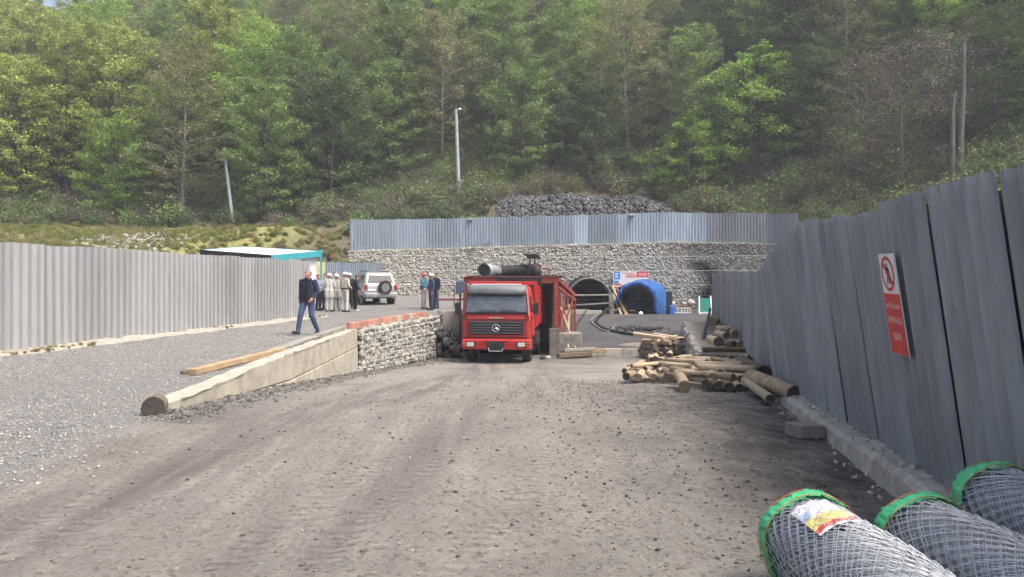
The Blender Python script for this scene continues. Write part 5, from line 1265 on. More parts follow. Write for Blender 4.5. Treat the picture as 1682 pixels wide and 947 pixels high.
# things on the deck
dt = thing('ventilation_duct', 'open grey ventilation duct lying on the red platform', 'duct')
c0 = P(795, 444, 31.4); d_ = Vector((.35, 1.2, .0))
mb = MB(); mb.tube([c0 + d_ * t for t in (0, .2, .21, .6, .61, 1.2)], [.27, .27, .285, .285, .27, .27], 24, 0, False); o = mb.build('pipe', M_galv, dt, 40); o.modifiers.new('s', 'SOLIDIFY').thickness = .02
mb = MB(); mb.tube([c0 + d_ * t for t in (.02, 1.1)], .25, 24, 0, True); o = mb.build('shade_plug', M_black, dt, 40)  # capped black plug standing in for the shade inside the duct
mb = MB(); mb.ring(c0, d_, .275, .02, 28, 6); mb.build('flange', M_dark, dt, 60)
en = thing('winch_engine', 'black oily winch engine with a small roof on the red platform', 'engine')
def dk(px, py, Y=31.8): return P(px, py, Y)
mb = MB(); mb.cyl(dk(826, 446), dk(866, 444), .26, 18); mb.build('drum', M_dark, en, 40)
mb = MB(); mb.cyl(dk(824, 447), dk(827, 447), .32, 18); mb.cyl(dk(846, 445), dk(848, 445), .30, 18); mb.build('drum_flange', M_black, en, 40)
mb = MB(); mb.box(dk(876, 446), (.62, .7, .62)); mb.build('engine_block', M_black, en, 0, .06)
mb = MB(); mb.ell(dk(881, 446, 31.3), (.22, .2, .26), 14, 8); mb.build('air_filter', M_dark, en, 60)
mb = MB(); mb.box(dk(820, 452), (.3, .4, .15)); mb.build('bracket', M_dark, en, 0, .02)
for px in (870.5, 878.5): mb = MB(); mb.bar(dk(px, 442, 31.7), dk(px, 424, 31.7), .06, .05); mb.build('roof_post', M_black, en)
c_ = dk(874, 420.5, 31.7); mb = MB(); mb.prism([c_ + Vector(q) for q in ((-.33, -.3, .08), (.20, -.3, .09), (.36, -.3, -.07), (-.14, -.3, -.09))], (0, .75, .0)); mb.build('roof', M_black, en, 0, .01)
mb = MB(); mb.box(dk(852, 436.5, 32.2), (1.3, .4, .06)); mb.build('white_lid', M_gplank, en)
cabi = thing('electrical_box', 'blue grey electrical box on a post left of the truck cab', 'box', (-2.08, 30.6, -1.1))
mb = MB(); mb.box((0, 0, 2.75), (.34, .25, .5)); mb.build('housing', mat('blue_grey_box', (.07, .10, .15), .5), cabi, 0, .02)
mb = MB(); mb.bar((0, 0, 0), (0, 0, 2.5), .07, .07); mb.build('post', M_dark, cabi)

# ------------------------------------------------------------------ silver car (rear to the camera)
CAR = thing('parked_car', 'silver off road car with a spare wheel on its tailgate', 'car', (-6.85, 39.8, .73), math.radians(27))
lower = loft([(.38, .80, .10, 4.2), (.52, .90, .02, 4.32), (.80, .915, .0, 4.35), (1.02, .905, .02, 4.3), (1.08, .88, .05, 4.2)], M_silver, 'body', CAR, 45, r=.14)
gh = loft([(1.07, .87, .05, 2.75), (1.14, .86, .07, 2.65), (1.62, .74, .26, 1.95), (1.72, .68, .36, 1.8)], M_silver, 'cabin', CAR, 45, r=.12)
mb = MB(); mb.box((0, 3.5, 1.02), (1.55, 1.5, .16)); mb.build('bonnet', M_silver, CAR, 0, .06)
def q4(nm, pts, nr, m, p=CAR): mb = MB(); mb.prism(pts, Vector(nr) * .012); return mb.build(nm, m, p, 0, .0)
q4('rear_window', [(-.68, .075, 1.16), (.68, .075, 1.16), (.59, .245, 1.57), (-.59, .245, 1.57)], (0, -1, .3), M_dglass)
for s in (-1, 1):
    for (y0, y1, y2, y3) in ((.22, .72, .74, .36), (.82, 1.45, 1.40, .84), (1.55, 2.35, 1.85, 1.50)):
        f_ = lambda y, z: (s * (.862 - (z - 1.14) * .25), y, z)
        q4('side_window', [f_(y0, 1.17), f_(y1, 1.17), f_(y2, 1.57), f_(y3, 1.57)], (s, 0, .2), M_dglass)
    mb = MB(); mb.box((s * .80, .005, .93), (.17, .06, .27)); mb.build('tail_light', M_redlens, CAR, 0, .03)
    mb = MB(); mb.box((s * .88, 2.2, 1.12), (.18, .08, .12)); mb.ell((s * 1.0, 2.2, 1.16), (.1, .05, .07), 8, 6); mb.build('wing_mirror', M_black, CAR)
    for y in (.85, 3.45):
        wheel(s * .78, y, .36, .24, CAR, s)
        mb = MB(); mb.ring((s * .89, y, .38), (1, 0, 0), .42, .045, 20, 6, 0, 0, math.pi) ; mb.build('wheel_arch', mat('grey_cladding', (.22, .22, .225), .6), CAR, 60)
    mb = MB(); mb.tube([(s * .6, .5, 1.74), (s * .6, .6, 1.8), (s * .6, 1.7, 1.8), (s * .6, 1.8, 1.74)], .02, 6); mb.build('roof_rail', M_dark, CAR)
    mb = MB(); mb.box((s * .907, 1.6, .80), (.02, .02, .5)); mb.build('door_gap', M_black, CAR)
bpr = loft([(.42, .82, -.06, .3), (.5, .88, -.11, .35), (.62, .89, -.11, .35), (.66, .86, -.06, .33)], mat('silver_bumper', (.36, .37, .38), .5), 'rear_bumper', CAR, 40, r=.06)
mb = MB(); mb.box((-.48, -.015, .80), (.46, .02, .12)); mb.build('number_plate', M_signwhite, CAR)
sw = MB(); n = 28; V = []
for i in range(n):
    a = 6.2832 * i / n; V += [(.18 + q * math.cos(a), o_, .93 + q * math.sin(a)) for q, o_ in ((.2, -.24), (.32, -.25), (.36, -.2), (.36, -.06), (.3, -.02))]
sw.add(V, [(i * 5 + j, ((i + 1) % n) * 5 + j, ((i + 1) % n) * 5 + j + 1, i * 5 + j + 1) for i in range(n) for j in range(4)]); spw = sw.build('spare_wheel', M_tyre, CAR, 40)
mb = MB(); mb.cyl((.18, -.19, .93), (.18, -.1, .93), .22, 20); mb.ring((.18, -.22, .93), (0, 1, 0), .19, .03, 24, 6)
for k in range(6): a = 1.047 * k; mb.bar((.18, -.225, .93), (.18 + .19 * math.cos(a), -.22, .93 + .19 * math.sin(a)), .06, .03)
mb.build('rim', M_silver, spw, 40)
mb = MB(); mb.box((0, 2.1, .45), (1.5, 3.8, .2)); mb.build('underbody', M_black, CAR)

# ------------------------------------------------------------------ people
def capsule(mb, p0, r0, p1, r1, n=14):
    p0 = Vector(p0); p1 = Vector(p1); d = p1 - p0; L = d.length or 1e-4; d = d / L; pts = []; rr = []
    for k in range(5): a = math.pi / 2 * (1 - k / 4); pts.append(p0 - d * r0 * math.sin(a)); rr.append(max(.0015, r0 * math.cos(a)))
    for k in range(1, 6): a = math.pi / 2 * (k - 1) / 4; pts.append(p1 + d * r1 * math.sin(a)); rr.append(max(.0015, r1 * math.cos(a)))
    mb.tube(pts, rr, n)
def lerp3(a, b_, t): return tuple(x + (y - x) * t for x, y in zip(a, b_))
def person(label, loc, rotz, H, mats, pose, helmet=None, hair=None, coat=False, vox=.016, extras=None, belt=False):
    """mats: dict skin top legs feet; pose: joint overrides for H=1.75, facing -Y"""
    J = dict(pel=(0, 0, .95), ch=(0, 0, 1.30), nb=(0, .015, 1.47), hd=(0, -.005, 1.62), shl=(-.175, .01, 1.42), shr=(.175, .01, 1.42),
             ell=(-.235, .03, 1.14), elr=(.235, .03, 1.14), wrl=(-.235, -.05, .90), wrr=(.235, -.05, .90),
             hil=(-.09, 0, .93), hir=(.09, 0, .93), knl=(-.105, -.015, .51), knr=(.105, -.015, .51), anl=(-.11, .02, .09), anr=(.11, .02, .09))
    J.update(pose); s = H / 1.75; caps = []
    def cp(a, ra, b_, rb, m): caps.append((tuple(x * s for x in a), ra * s, tuple(x * s for x in b_), rb * s, m))
    T, Lg, Sk, Ft = 1, 2, 0, 3
    off = lambda a, dx, dy=0, dz=0: (a[0] + dx, a[1] + dy, a[2] + dz)
    for sx in (-1, 1):
        cp(off(J['pel'], sx * .062, 0, .02), .118, off(J['ch'], sx * .075, -.0, .0), .118, T); cp(off(J['ch'], sx * .075), .118, off(J['nb'], sx * .07, .0, -.06), .085, T)
    cp(off(J['nb'], 0, 0, -.03), .07, off(J['nb'], 0, 0, .03), .055, T); cp(J['nb'], .052, off(J['hd'], 0, .01, -.06), .052, Sk)
    h = J['hd']; cp(off(h, 0, .012, .025), .088, off(h, 0, .0, .03), .085, Sk); cp(off(h, 0, -.02, .0), .078, off(h, 0, -.035, -.07), .052, Sk)
    cp(off(h, 0, -.098, -.0), .012, off(h, 0, -.112, -.028), .016, Sk)
    for sx in (-1, 1): cp(off(h, sx * .086, .01, .005), .017, off(h, sx * .088, .015, -.025), .013, Sk)
    for sd in 'lr':
        sg = -1 if sd == 'l' else 1
        cp(J['sh' + sd], .078, J['el' + sd], .056, T); cp(J['el' + sd], .056, J['wr' + sd], .042, T)
        wv = Vector(J['wr' + sd]); d = (wv - Vector(J['el' + sd])).normalized(); side = Vector((sg, 0, 0)) - d * d.x * sg; side.normalize(); fw = d.cross(side)
        cp(wv, .034, tuple(wv + d * .07), .036, Sk); cp(tuple(wv + d * .05 + fw * .02), .03, tuple(wv + d * .08 - fw * .02), .03, Sk)
        for k, (o_, L_) in enumerate(((-.033, .066), (-.011, .078), (.011, .074), (.033, .058))):
            b0 = wv + d * .10 + fw * o_; b1 = b0 + d * L_ * .55 - side * .008; b2 = b1 + d * L_ * .4 - side * .028; cp(tuple(b0 - d * .03), .0115, tuple(b1), .0105, Sk); cp(tuple(b1), .0105, tuple(b2), .0085, Sk)
        b0 = wv + d * .05 - fw * .03; cp(tuple(b0), .013, tuple(b0 + d * .06 - fw * .03), .011, Sk)
        cp(J['hi' + sd], .105, J['kn' + sd], .074, Lg); cp(J['kn' + sd], .074, J['an' + sd], .058, Lg)
        an = J['an' + sd]; ty = J.get('toe' + sd, off(an, sg * .02, -.17, -.045)); cp(off(an, 0, .035, -.035), .048, ty, .038, Ft)
        if coat: cp(off(J['hi' + sd], 0, 0, .05), .135, lerp3(J['hi' + sd], J['kn' + sd], .55), .13, T)
    cp(off(J['pel'], -.05, 0, -.02), .12, off(J['pel'], .05, 0, -.02), .12, T if coat else Lg)
    cp(off(J['pel'], -.06, 0, .04), .128, off(J['pel'], .06, 0, .04), .128, T)
    mb = MB()
    for c in caps: capsule(mb, c[0], c[1], c[2], c[3])
    me = mb.mesh('tmp', M_skin); to = bpy.data.objects.new('tmp', me); C.objects.link(to)
    rm = to.modifiers.new('r', 'REMESH'); rm.mode = 'VOXEL'; rm.voxel_size = vox
    smm = to.modifiers.new('s', 'SMOOTH'); smm.iterations = 2; smm.factor = .4
    dg = bpy.context.evaluated_depsgraph_get(); bm_ = bpy.data.meshes.new_from_object(to.evaluated_get(dg)); bpy.data.objects.remove(to)
    nf = len(bm_.polygons); ce = np.zeros(nf * 3, np.float32); bm_.polygons.foreach_get('center', ce); ce = ce.reshape(-1, 3); best = np.full(nf, 9e9); mi = np.zeros(nf, np.int32)
    for a, ra, b_, rb, m in caps:
        a = np.array(a); b2 = np.array(b_); ab = b2 - a; t = np.clip(((ce - a) @ ab) / max(ab @ ab, 1e-9), 0, 1); dd = np.linalg.norm(ce - a - t[:, None] * ab, axis=1) - (ra + (rb - ra) * t)
        k = dd < best; best[k] = dd[k]; mi[k] = m
    bm_.materials.clear()
    for m in (mats.get('skin', M_skin), mats['top'], mats['legs'], mats['feet']): bm_.materials.append(m)
    bm_.polygons.foreach_set('material_index', mi); bm_.update(); bm_.name = 'body'
    rt = thing('person', label, 'person', loc, rotz); mkobj('body', bm_, rt, 180)
    hz = tuple(x * s for x in J['hd'])
    for sx in (-1, 1):
        e = MB(); e.ell((hz[0] + sx * .032 * s, hz[1] - .088 * s, hz[2] + .008 * s), (.013, .008, .009), 8, 6); e.build('eye', M_black, rt)
    mo = MB(); mo.box((hz[0], hz[1] - .088 * s, hz[2] - .062 * s), (.045, .012, .01)); mo.build('mouth', mat('lip', (.3, .11, .1), .6), rt)
    if hair:
        e = MB(); e.ell((hz[0], hz[1] + .022 * s, hz[2] + .048 * s), (.096 * s, .102 * s, .088 * s), 16, 8, 0, -.35); e.build('hair', hair, rt, 60)
    if helmet:
        e = MB(); e.ell((hz[0], hz[1] + .005, hz[2] + .055 * s), (.125, .145, .125), 18, 8, 0, -.08); e.cyl((hz[0], hz[1], hz[2] + .05 * s), (hz[0], hz[1], hz[2] + .062 * s), .15, 18); e.build('helmet', helmet, rt, 50)
    if belt:
        e = MB(); c_ = [x * s for x in J['pel']]; e.tube([(c_[0] + .20 * math.cos(a), c_[1] + .145 * math.sin(a), c_[2] + .1) for a in np.linspace(0, 6.2832, 24)], .032, 6); e.build('belt', M_black, rt)
    if extras: extras(rt, J, s)
    return rt
fab = lambda nm, c, v=.18: mat(nm, c, .9, 0, v, 14, bump=.25, bscale=22)
F_navy = fab('navy_cloth', (.022, .026, .05)); F_black = fab('black_cloth', (.02, .019, .02)); F_jean = fab('denim', (.055, .085, .16)); F_white = fab('white_coverall', (.50, .49, .455)); F_cream = fab('cream_coverall', (.46, .43, .33)); F_grey = fab('grey_cloth', (.24, .24, .25)); F_boot = fab('black_boot', (.02, .02, .02)); F_shoe = fab('white_shoe', (.6, .6, .6)); F_teal = fab('teal_jacket', (.04, .14, .20)); F_khaki = fab('khaki_trousers', (.27, .25, .20)); F_dblue = fab('dark_blue_overall', (.05, .06, .11))
H_white = mat('white_helmet', (.55, .54, .51), .4, spec=.5); H_red = mat('red_helmet', (.42, .06, .07), .4, spec=.5)
SK2 = mat('ruddy_skin', (.47, .21, .16), .6, 0, .12, 12)
def man_extra(rt, J, s):
    e = MB()   # open jacket fronts and collar over the darker shirt
    for sx in (-1, 1):
        V = [(sx * .045, -.142, 1.44), (sx * .16, -.125, 1.43), (sx * .205, -.10, 1.10), (sx * .195, -.12, .90), (sx * .075, -.165, .89), (sx * .055, -.165, 1.15)]
        e.prism(V if sx < 0 else V[::-1], (0, .03, 0))
    e.build('jacket_front', F_navy, rt, 0, .012)
    e = MB(); e.tube([(-.09, -.10, 1.47), (-.095, .0, 1.52), (0, .07, 1.535), (.095, .0, 1.52), (.09, -.10, 1.47)], .026, 8); e.build('collar', F_navy, rt, 60)
    e = MB(); e.prism([(-.05, -.135, 1.45), (.05, -.135, 1.45), (.07, -.16, .92), (-.07, -.16, .92)], (0, .03, 0)); e.build('shirt', F_black, rt)
Yp = 20.6
person('man in navy jacket and blue jeans walking across the gravel terrace', ((506 - 841) * Yp / F, Yp, tz(-5.5, Yp) + .01), math.radians(-14), 1.76,
       dict(skin=SK2, top=F_navy, legs=F_jean, feet=F_boot),
       dict(shl=(-.185, .0, 1.43), shr=(.185, .02, 1.42), ell=(-.26, .09, 1.17), wrl=(-.235, .0, .96), elr=(.27, .04, 1.15), wrr=(.215, -.14, .99), knl=(-.13, -.17, .53), anl=(-.19, -.20, .10), toel=(-.24, -.37, .085), knr=(.12, -.02, .52), anr=(.17, .20, .14), toer=(.19, .06, .04), hil=(-.09, -.02, .94)), None, M_ghair, False, .0125, man_extra)
def at(px, Y): return ((px - 841) * Y / F, Y, tz((px - 841) * Y / F, Y))
arm_f = dict(ell=(-.26, -.05, 1.15), wrl=(-.15, -.24, 1.1), elr=(.26, -.05, 1.15), wrr=(.15, -.24, 1.1))
person('worker in white coverall and white helmet seen from behind, left of the huddle', at(541, 35.2), math.radians(175), 1.74, dict(top=F_white, legs=F_white, feet=F_boot), arm_f, H_white, None, True)
person('worker in off white coverall in the middle of the huddle', at(553, 35.8), math.radians(190), 1.70, dict(top=fab('off_white_coverall', (.36, .34, .30)), legs=F_grey, feet=F_boot), arm_f, H_white, None, True)
person('worker in cream coverall with black belt and white helmet, right of huddle', at(567, 35.0), math.radians(150), 1.80, dict(top=F_cream, legs=F_white, feet=F_boot), dict(ell=(-.25, .03, 1.15), wrl=(-.17, -.18, 1.08)), H_white, None, False, .016, None, True)
person('man in dark navy clothes and white shoes beside the silver car', at(583.5, 35.6), math.radians(120), 1.74, dict(top=F_navy, legs=F_black, feet=F_shoe), dict(nb=(0, -.05, 1.46), hd=(0, -.10, 1.59), ch=(0, -.02, 1.3), ell=(-.25, -.03, 1.15), wrl=(-.2, -.2, 1.02)), None, M_hair)
person('bareheaded man in grey behind the white helmets', at(551.5, 37.6), math.radians(5), 1.82, dict(top=F_grey, legs=F_dblue, feet=F_boot), {}, None, M_ghair)
person('dark haired man in white shirt at the left back of the huddle', at(534, 36.9), math.radians(-30), 1.76, dict(top=F_white, legs=F_dblue, feet=F_boot), {}, None, M_hair)
person('man in grey blue shirt half hidden behind the walking man', at(523, 36.2), math.radians(60), 1.72, dict(top=fab('grey_blue_shirt', (.20, .23, .30)), legs=F_black, feet=F_boot), arm_f, None, M_hair)
person('dark clothed man behind the cream coverall worker', at(574, 37.4), math.radians(200), 1.72, dict(top=F_black, legs=F_black, feet=F_boot), {}, H_white, None)
person('worker in red helmet and teal jacket standing at the terrace edge', at(696, 37.4), math.radians(65), 1.74, dict(top=F_teal, legs=F_khaki, feet=F_boot), arm_f, H_red, None)
person('worker in dark blue overall and white helmet beside the red helmet', at(708.5, 36.6), math.radians(-60), 1.74, dict(top=F_dblue, legs=F_dblue, feet=F_boot), dict(ell=(-.25, .0, 1.15), wrl=(-.18, -.2, 1.05)), H_white, None)
person('bareheaded man in dark jacket standing right of the white helmet', at(716, 37.6), math.radians(-40), 1.78, dict(top=F_navy, legs=F_dblue, feet=F_boot), {}, None, M_hair)
# ------------------------------------------------------------------ vegetation
def leafmat(name, c, c2, tr=.35):
    return mat(name, c, .7, 0, .3, .35, spec=.2, isl=.38, rnd=.16, col2=c2, trans=tr)
L_yel = leafmat('spring_yellow_leaf', (.30, .37, .09), (.43, .48, .13))
L_bri = leafmat('bright_spring_leaf', (.22, .37, .075), (.34, .48, .11))
L_mid = leafmat('mid_green_leaf', (.165, .255, .08), (.26, .35, .115))
L_dar = leafmat('dark_green_leaf', (.11, .17, .07), (.17, .235, .095))
L_oli = leafmat('olive_bud_leaf', (.20, .205, .09), (.30, .29, .14))
L_bro = leafmat('brown_twig_leaf', (.13, .105, .07), (.20, .165, .115), .15)
L_whi = leafmat('white_blossom', (.5, .48, .46), (.65, .62, .6))
L_dry = leafmat('dry_grass_blade', (.30, .26, .12), (.40, .35, .19)); L_grs = leafmat('fresh_grass_blade', (.20, .25, .06), (.30, .32, .10))
B_tr = mat('trunk_bark', (.115, .10, .085), .95, 0, .35, 3, bump=.5, bscale=12); B_pale = mat('pale_trunk_bark', (.24, .225, .20), .95, 0, .3, 3, bump=.4, bscale=12); B_twig = mat('grey_twig', (.17, .15, .125), .95, 0, .3, 6)
def leaves_np(C0, sz, up, rng, fl=.55):
    """n rhombus leaves centred at C0 with size sz, normals scattered round up"""
    n = len(C0); nrm = rng.normal(0, fl, (n, 3)) + np.array(up); nrm /= np.linalg.norm(nrm, axis=1)[:, None]
    a = rng.normal(0, 1, (n, 3)); a -= nrm * (a * nrm).sum(1)[:, None]; a /= np.linalg.norm(a, axis=1)[:, None]; b_ = np.cross(nrm, a)
    s = sz[:, None]; V = np.stack([C0 - a * s * .5, C0 + b_ * s * .32 - a * s * .05, C0 + a * s * .5, C0 - b_ * s * .32 - a * s * .05], 1).reshape(-1, 3)
    return V, np.arange(4 * n).reshape(n, 4)
def make_tree(seed, H, R, base, nb, per, lsz, form='dome', trunk_r=.2, bare=False, droop=.12, twig=True):
    """returns trunk mesh builder (trunk and limbs) and leaf arrays"""
    r = np.random.default_rng(seed); mb = MB()
    bx, by = r.normal(0, .03 * H, 2); tr = []
    for k in range(9):
        u = k / 8; tr.append(Vector((bx * u * u + .06 * math.sin(u * 7 + seed), by * u * u + .06 * math.cos(u * 5 + seed), H * .97 * u)))
    mb.tube(tr, [trunk_r * (1 - .88 * (k / 8) ** .9) for k in range(9)], 7)
    LC = []; LS = []
    for i in range(nb):
        u = base + (1 - base) * ((i + r.uniform(0, 1)) / nb); t = (u - base) / (1 - base)
        sh = {'dome': math.sin(math.pi * (.1 + .82 * t)) ** .4, 'tall': math.sin(math.pi * (.12 + .80 * t)) ** .4, 'layer': (.55 + .45 * math.sin(math.pi * t)) * (1.02 - t ** 3)}[form]
        L = R * sh * r.uniform(.65, 1.15); az = i * 2.39996 + r.uniform(-.4, .4); el = math.radians(12 + 48 * t + r.uniform(-10, 10)) if form != 'layer' else math.radians(5 + 25 * t + r.uniform(-8, 8))
        k = u * 8; p0 = tr[int(min(7, k))].lerp(tr[int(min(7, k)) + 1], k - int(min(7, k)))
        d = Vector((math.cos(az) * math.cos(el), math.sin(az) * math.cos(el), math.sin(el))); pts = [p0]
        for j in range(1, 6):
            v = j / 5; pts.append(p0 + d * L * v + Vector((0, 0, -droop * L * v * v)) + Vector(tuple(r.normal(0, .03 * L, 3))))
        mb.tube(pts, [max(.008, trunk_r * .28 * (1 - u * .6) * (1 - .85 * j / 5)) for j in range(6)], 4, 0, False)
        # side sprays
        ns = 5
        for s_ in range(ns):
            v = r.uniform(.25, 1.0); kk = v * 5; j = int(min(4, kk)); q = pts[j].lerp(pts[j + 1], kk - j); a2 = az + r.choice([-1, 1]) * r.uniform(.4, 1.3) * (1.15 - v); L2 = L * r.uniform(.22, .42)
            d2 = Vector((math.cos(a2), math.sin(a2), r.uniform(-.12, .3))); q2 = q + d2 * L2
            mb.tube([q, q.lerp(q2, .5) + Vector((0, 0, .04 * L2)), q2], [.018, .012, .006], 3, 0, False)
            if bare:
                for _ in range(3):
                    w_ = r.uniform(.2, 1); e = q.lerp(q2, w_); mb.tube([e, e + Vector(tuple(r.normal(0, .35, 3))) + Vector((0, 0, .25))], [.01, .004], 3, 0, False)
            n = max(1, int(per * r.uniform(.6, 1.4))); w_ = r.uniform(0, 1.08, n) ** .8
            c = np.array(q)[None] + (np.array(q2) - np.array(q))[None] * w_[:, None]; side = np.array([-math.sin(a2), math.cos(a2), 0])
            c = c + side[None] * (r.normal(0, .16 * L2 + .1, n))[:, None] + np.array([0, 0, 1])[None] * (r.normal(0, .07 * L2 + .05, n))[:, None]
            LC.append(c); LS.append(lsz * r.uniform(.6, 1.35, n))
    LC = np.concatenate(LC); LS = np.concatenate(LS)
    return mb, leaves_np(LC, LS, (0, -.12, .95), r, .55)
VAR = {}
def variant(key, leafm, barkm, **kw):
    mb, (V, Fq) = make_tree(**kw); VAR[key] = (mb.mesh(key + '_trunk', barkm), npmesh(key + '_crown', V, Fq, leafm))
variant('yellow_dome', L_yel, B_tr, seed=1, H=11, R=4.2, base=.08, nb=78, per=54, lsz=.19, form='dome', trunk_r=.2)
variant('yellow_tall', L_yel, B_tr, seed=2, H=13, R=3.6, base=.10, nb=84, per=52, lsz=.18, form='tall', trunk_r=.18)
variant('bright_layer', L_bri, B_tr, seed=3, H=10, R=4.6, base=.08, nb=70, per=56, lsz=.19, form='layer', trunk_r=.2, droop=.2)
variant('bright_dome', L_bri, B_tr, seed=4, H=10, R=4.0, base=.08, nb=74, per=54, lsz=.185, form='dome', trunk_r=.18)
variant('mid_tall', L_mid, B_pale, seed=5, H=13, R=3.5, base=.16, nb=80, per=52, lsz=.18, form='tall', trunk_r=.17)
variant('mid_dome', L_mid, B_tr, seed=6, H=11, R=4.2, base=.08, nb=80, per=54, lsz=.19, form='dome', trunk_r=.18)
variant('dark_dome', L_dar, B_tr, seed=7, H=10, R=4.0, base=.05, nb=80, per=54, lsz=.19, form='dome', trunk_r=.18)
variant('olive_thin', L_oli, B_pale, seed=8, H=12, R=3.8, base=.14, nb=72, per=32, lsz=.17, form='dome', trunk_r=.15)
variant('brown_bare', L_bro, B_twig, seed=9, H=10, R=3.8, base=.15, nb=64, per=6, lsz=.2, form='dome', trunk_r=.14, bare=True)
variant('blossom', L_whi, B_twig, seed=10, H=8, R=2.8, base=.4, nb=40, per=6, lsz=.11, form='dome', trunk_r=.12, bare=True)
def bushv(key, leafm, barkm, seed, R, n, lsz, stems=14, tall=1.0):
    r = np.random.default_rng(seed); mb = MB(); LC = []
    for i in range(stems):
        az = r.uniform(0, 6.28); el = r.uniform(.5, 1.4); L = R * r.uniform(.6, 1.15); d = Vector((math.cos(az) * math.cos(el), math.sin(az) * math.cos(el), math.sin(el) * tall)); p = [Vector((0, 0, -.1)), d * L * .5 + Vector(tuple(r.normal(0, .08 * R, 3))), d * L + Vector((0, 0, -.1 * L))]
        mb.tube(p, [.03, .018, .006], 3, 0, False)
        for k in range(5):
            q = p[1].lerp(p[2], r.uniform(0, 1)); mb.tube([q, q + Vector(tuple(r.normal(0, .22 * R, 3))) + Vector((0, 0, .12 * R))], [.01, .004], 3, 0, False)
        m = n // stems; w_ = r.uniform(.25, 1.1, m)
        LC.append(np.array(d)[None] * L * w_[:, None] + r.normal(0, .17 * R, (m, 3)))
    LC = np.concatenate(LC); LC[:, 2] = np.maximum(LC[:, 2], .02); V, Fq = leaves_np(LC, lsz * r.uniform(.6, 1.3, len(LC)), (0, -.3, .8), r, .7)
    VAR[key] = (mb.mesh(key + '_stems', barkm), npmesh(key + '_leaves', V, Fq, leafm))
bushv('bush_dark', L_dar, B_tr, 20, 1.3, 900, .16); bushv('bush_brown', L_bro, B_twig, 21, 1.3, 420, .13, 26); bushv('bush_olive', L_oli, B_twig, 22, 1.2, 700, .14, 20)
bushv('bush_green', L_mid, B_tr, 23, 1.3, 900, .15); bushv('bush_bright', L_yel, B_tr, 24, 1.5, 1100, .15, 18, 1.2)
bushv('tuft_dry', L_dry, L_dry, 25, .42, 120, .05, 40, .8); bushv('tuft_green', L_grs, L_grs, 26, .34, 160, .06, 40, .8)
def joined(key):
    """trunk and crown of a variant in one unlinked object, as a source for the woodland"""
    if key + '_j' in VAR: return VAR[key + '_j']
    a, b_ = VAR[key]; o1 = bpy.data.objects.new('src', a.copy()); 
    import bmesh
    bm = bmesh.new(); bm.from_mesh(a); n0 = len(bm.faces); bm.from_mesh(b_); bm.faces.ensure_lookup_table()
    for i in range(n0, len(bm.faces)): bm.faces[i].material_index = 1
    me = bpy.data.meshes.new(key + '_joined'); bm.to_mesh(me); bm.free(); me.materials.append(a.materials[0]); me.materials.append(b_.materials[0])
    VAR[key + '_j'] = bpy.data.objects.new(key + '_source', me); bpy.data.objects.remove(o1); return VAR[key + '_j']
def scatter(name, items, label, cat):
    """items: (key, x, y, z, rotz, scale) -> one stuff object that instances the variants on its points"""
    keys = sorted(set(i[0] for i in items)); col = bpy.data.collections.new(name + '_sources')
    for n_, k in enumerate(keys): o = joined(k).copy(); o.name = f'{n_:02d}_{name}'; col.objects.link(o)
    me = bpy.data.meshes.new(name); me.from_pydata([i[1:4] for i in items], [], [])
    for an, vals, ty in (('rz', [i[4] for i in items], 'FLOAT'), ('sc', [i[5] for i in items], 'FLOAT'), ('ix', [keys.index(i[0]) for i in items], 'INT')):
        at_ = me.attributes.new(an, ty, 'POINT'); at_.data.foreach_set('value', vals)
    o = bpy.data.objects.new(name, me); C.objects.link(o); ng = bpy.data.node_groups.new(name, 'GeometryNodeTree')
    ng.interface.new_socket('Geometry', in_out='INPUT', socket_type='NodeSocketGeometry'); ng.interface.new_socket('Geometry', in_out='OUTPUT', socket_type='NodeSocketGeometry')
    N = ng.nodes; gi = N.new('NodeGroupInput'); go = N.new('NodeGroupOutput'); ip = N.new('GeometryNodeInstanceOnPoints'); ci = N.new('GeometryNodeCollectionInfo'); ci.inputs[0].default_value = col; ci.inputs['Separate Children'].default_value = True; ci.inputs['Reset Children'].default_value = True
    def na(nm, ty): x = N.new('GeometryNodeInputNamedAttribute'); x.data_type = ty; x.inputs[0].default_value = nm; return x.outputs[0]
    cx = N.new('ShaderNodeCombineXYZ'); ng.links.new(na('rz', 'FLOAT'), cx.inputs[2])
    m2p = N.new('GeometryNodeMeshToPoints'); ng.links.new(gi.outputs[0], m2p.inputs[0])
    ng.links.new(m2p.outputs[0], ip.inputs['Points']); ng.links.new(ci.outputs[0], ip.inputs['Instance']); ip.inputs['Pick Instance'].default_value = True
    ng.links.new(na('ix', 'INT'), ip.inputs['Instance Index']); ng.links.new(cx.outputs[0], ip.inputs['Rotation']); ng.links.new(na('sc', 'FLOAT'), ip.inputs['Scale']); ng.links.new(ip.outputs[0], go.inputs[0])
    o.modifiers.new('scatter', 'NODES').node_group = ng; return tag(o, label, cat, None, 'stuff')
def hz(x, y): return float(hill_z(np.array(float(x)), np.array(float(y))))
_kept = []
def tree(key, label, px, Y, sc=1.0, group='trees along the front of the wood', name='tree', parts=('trunk', 'crown'), sz=1.0, dz=-.15):
    x = (px - 841) * Y / F; rt = thing(name, label, 'bush' if name == 'bush' else 'tree', (x, Y, hz(x, Y) + dz), random.uniform(0, 6.28), group); rt.scale = (sc, sc, sc * sz); a, b_ = VAR[key]
    for nm, me in zip(parts, (a, b_)): o = bpy.data.objects.new(nm, me); C.objects.link(o); o.parent = rt
    _kept.append((x, Y)); return rt
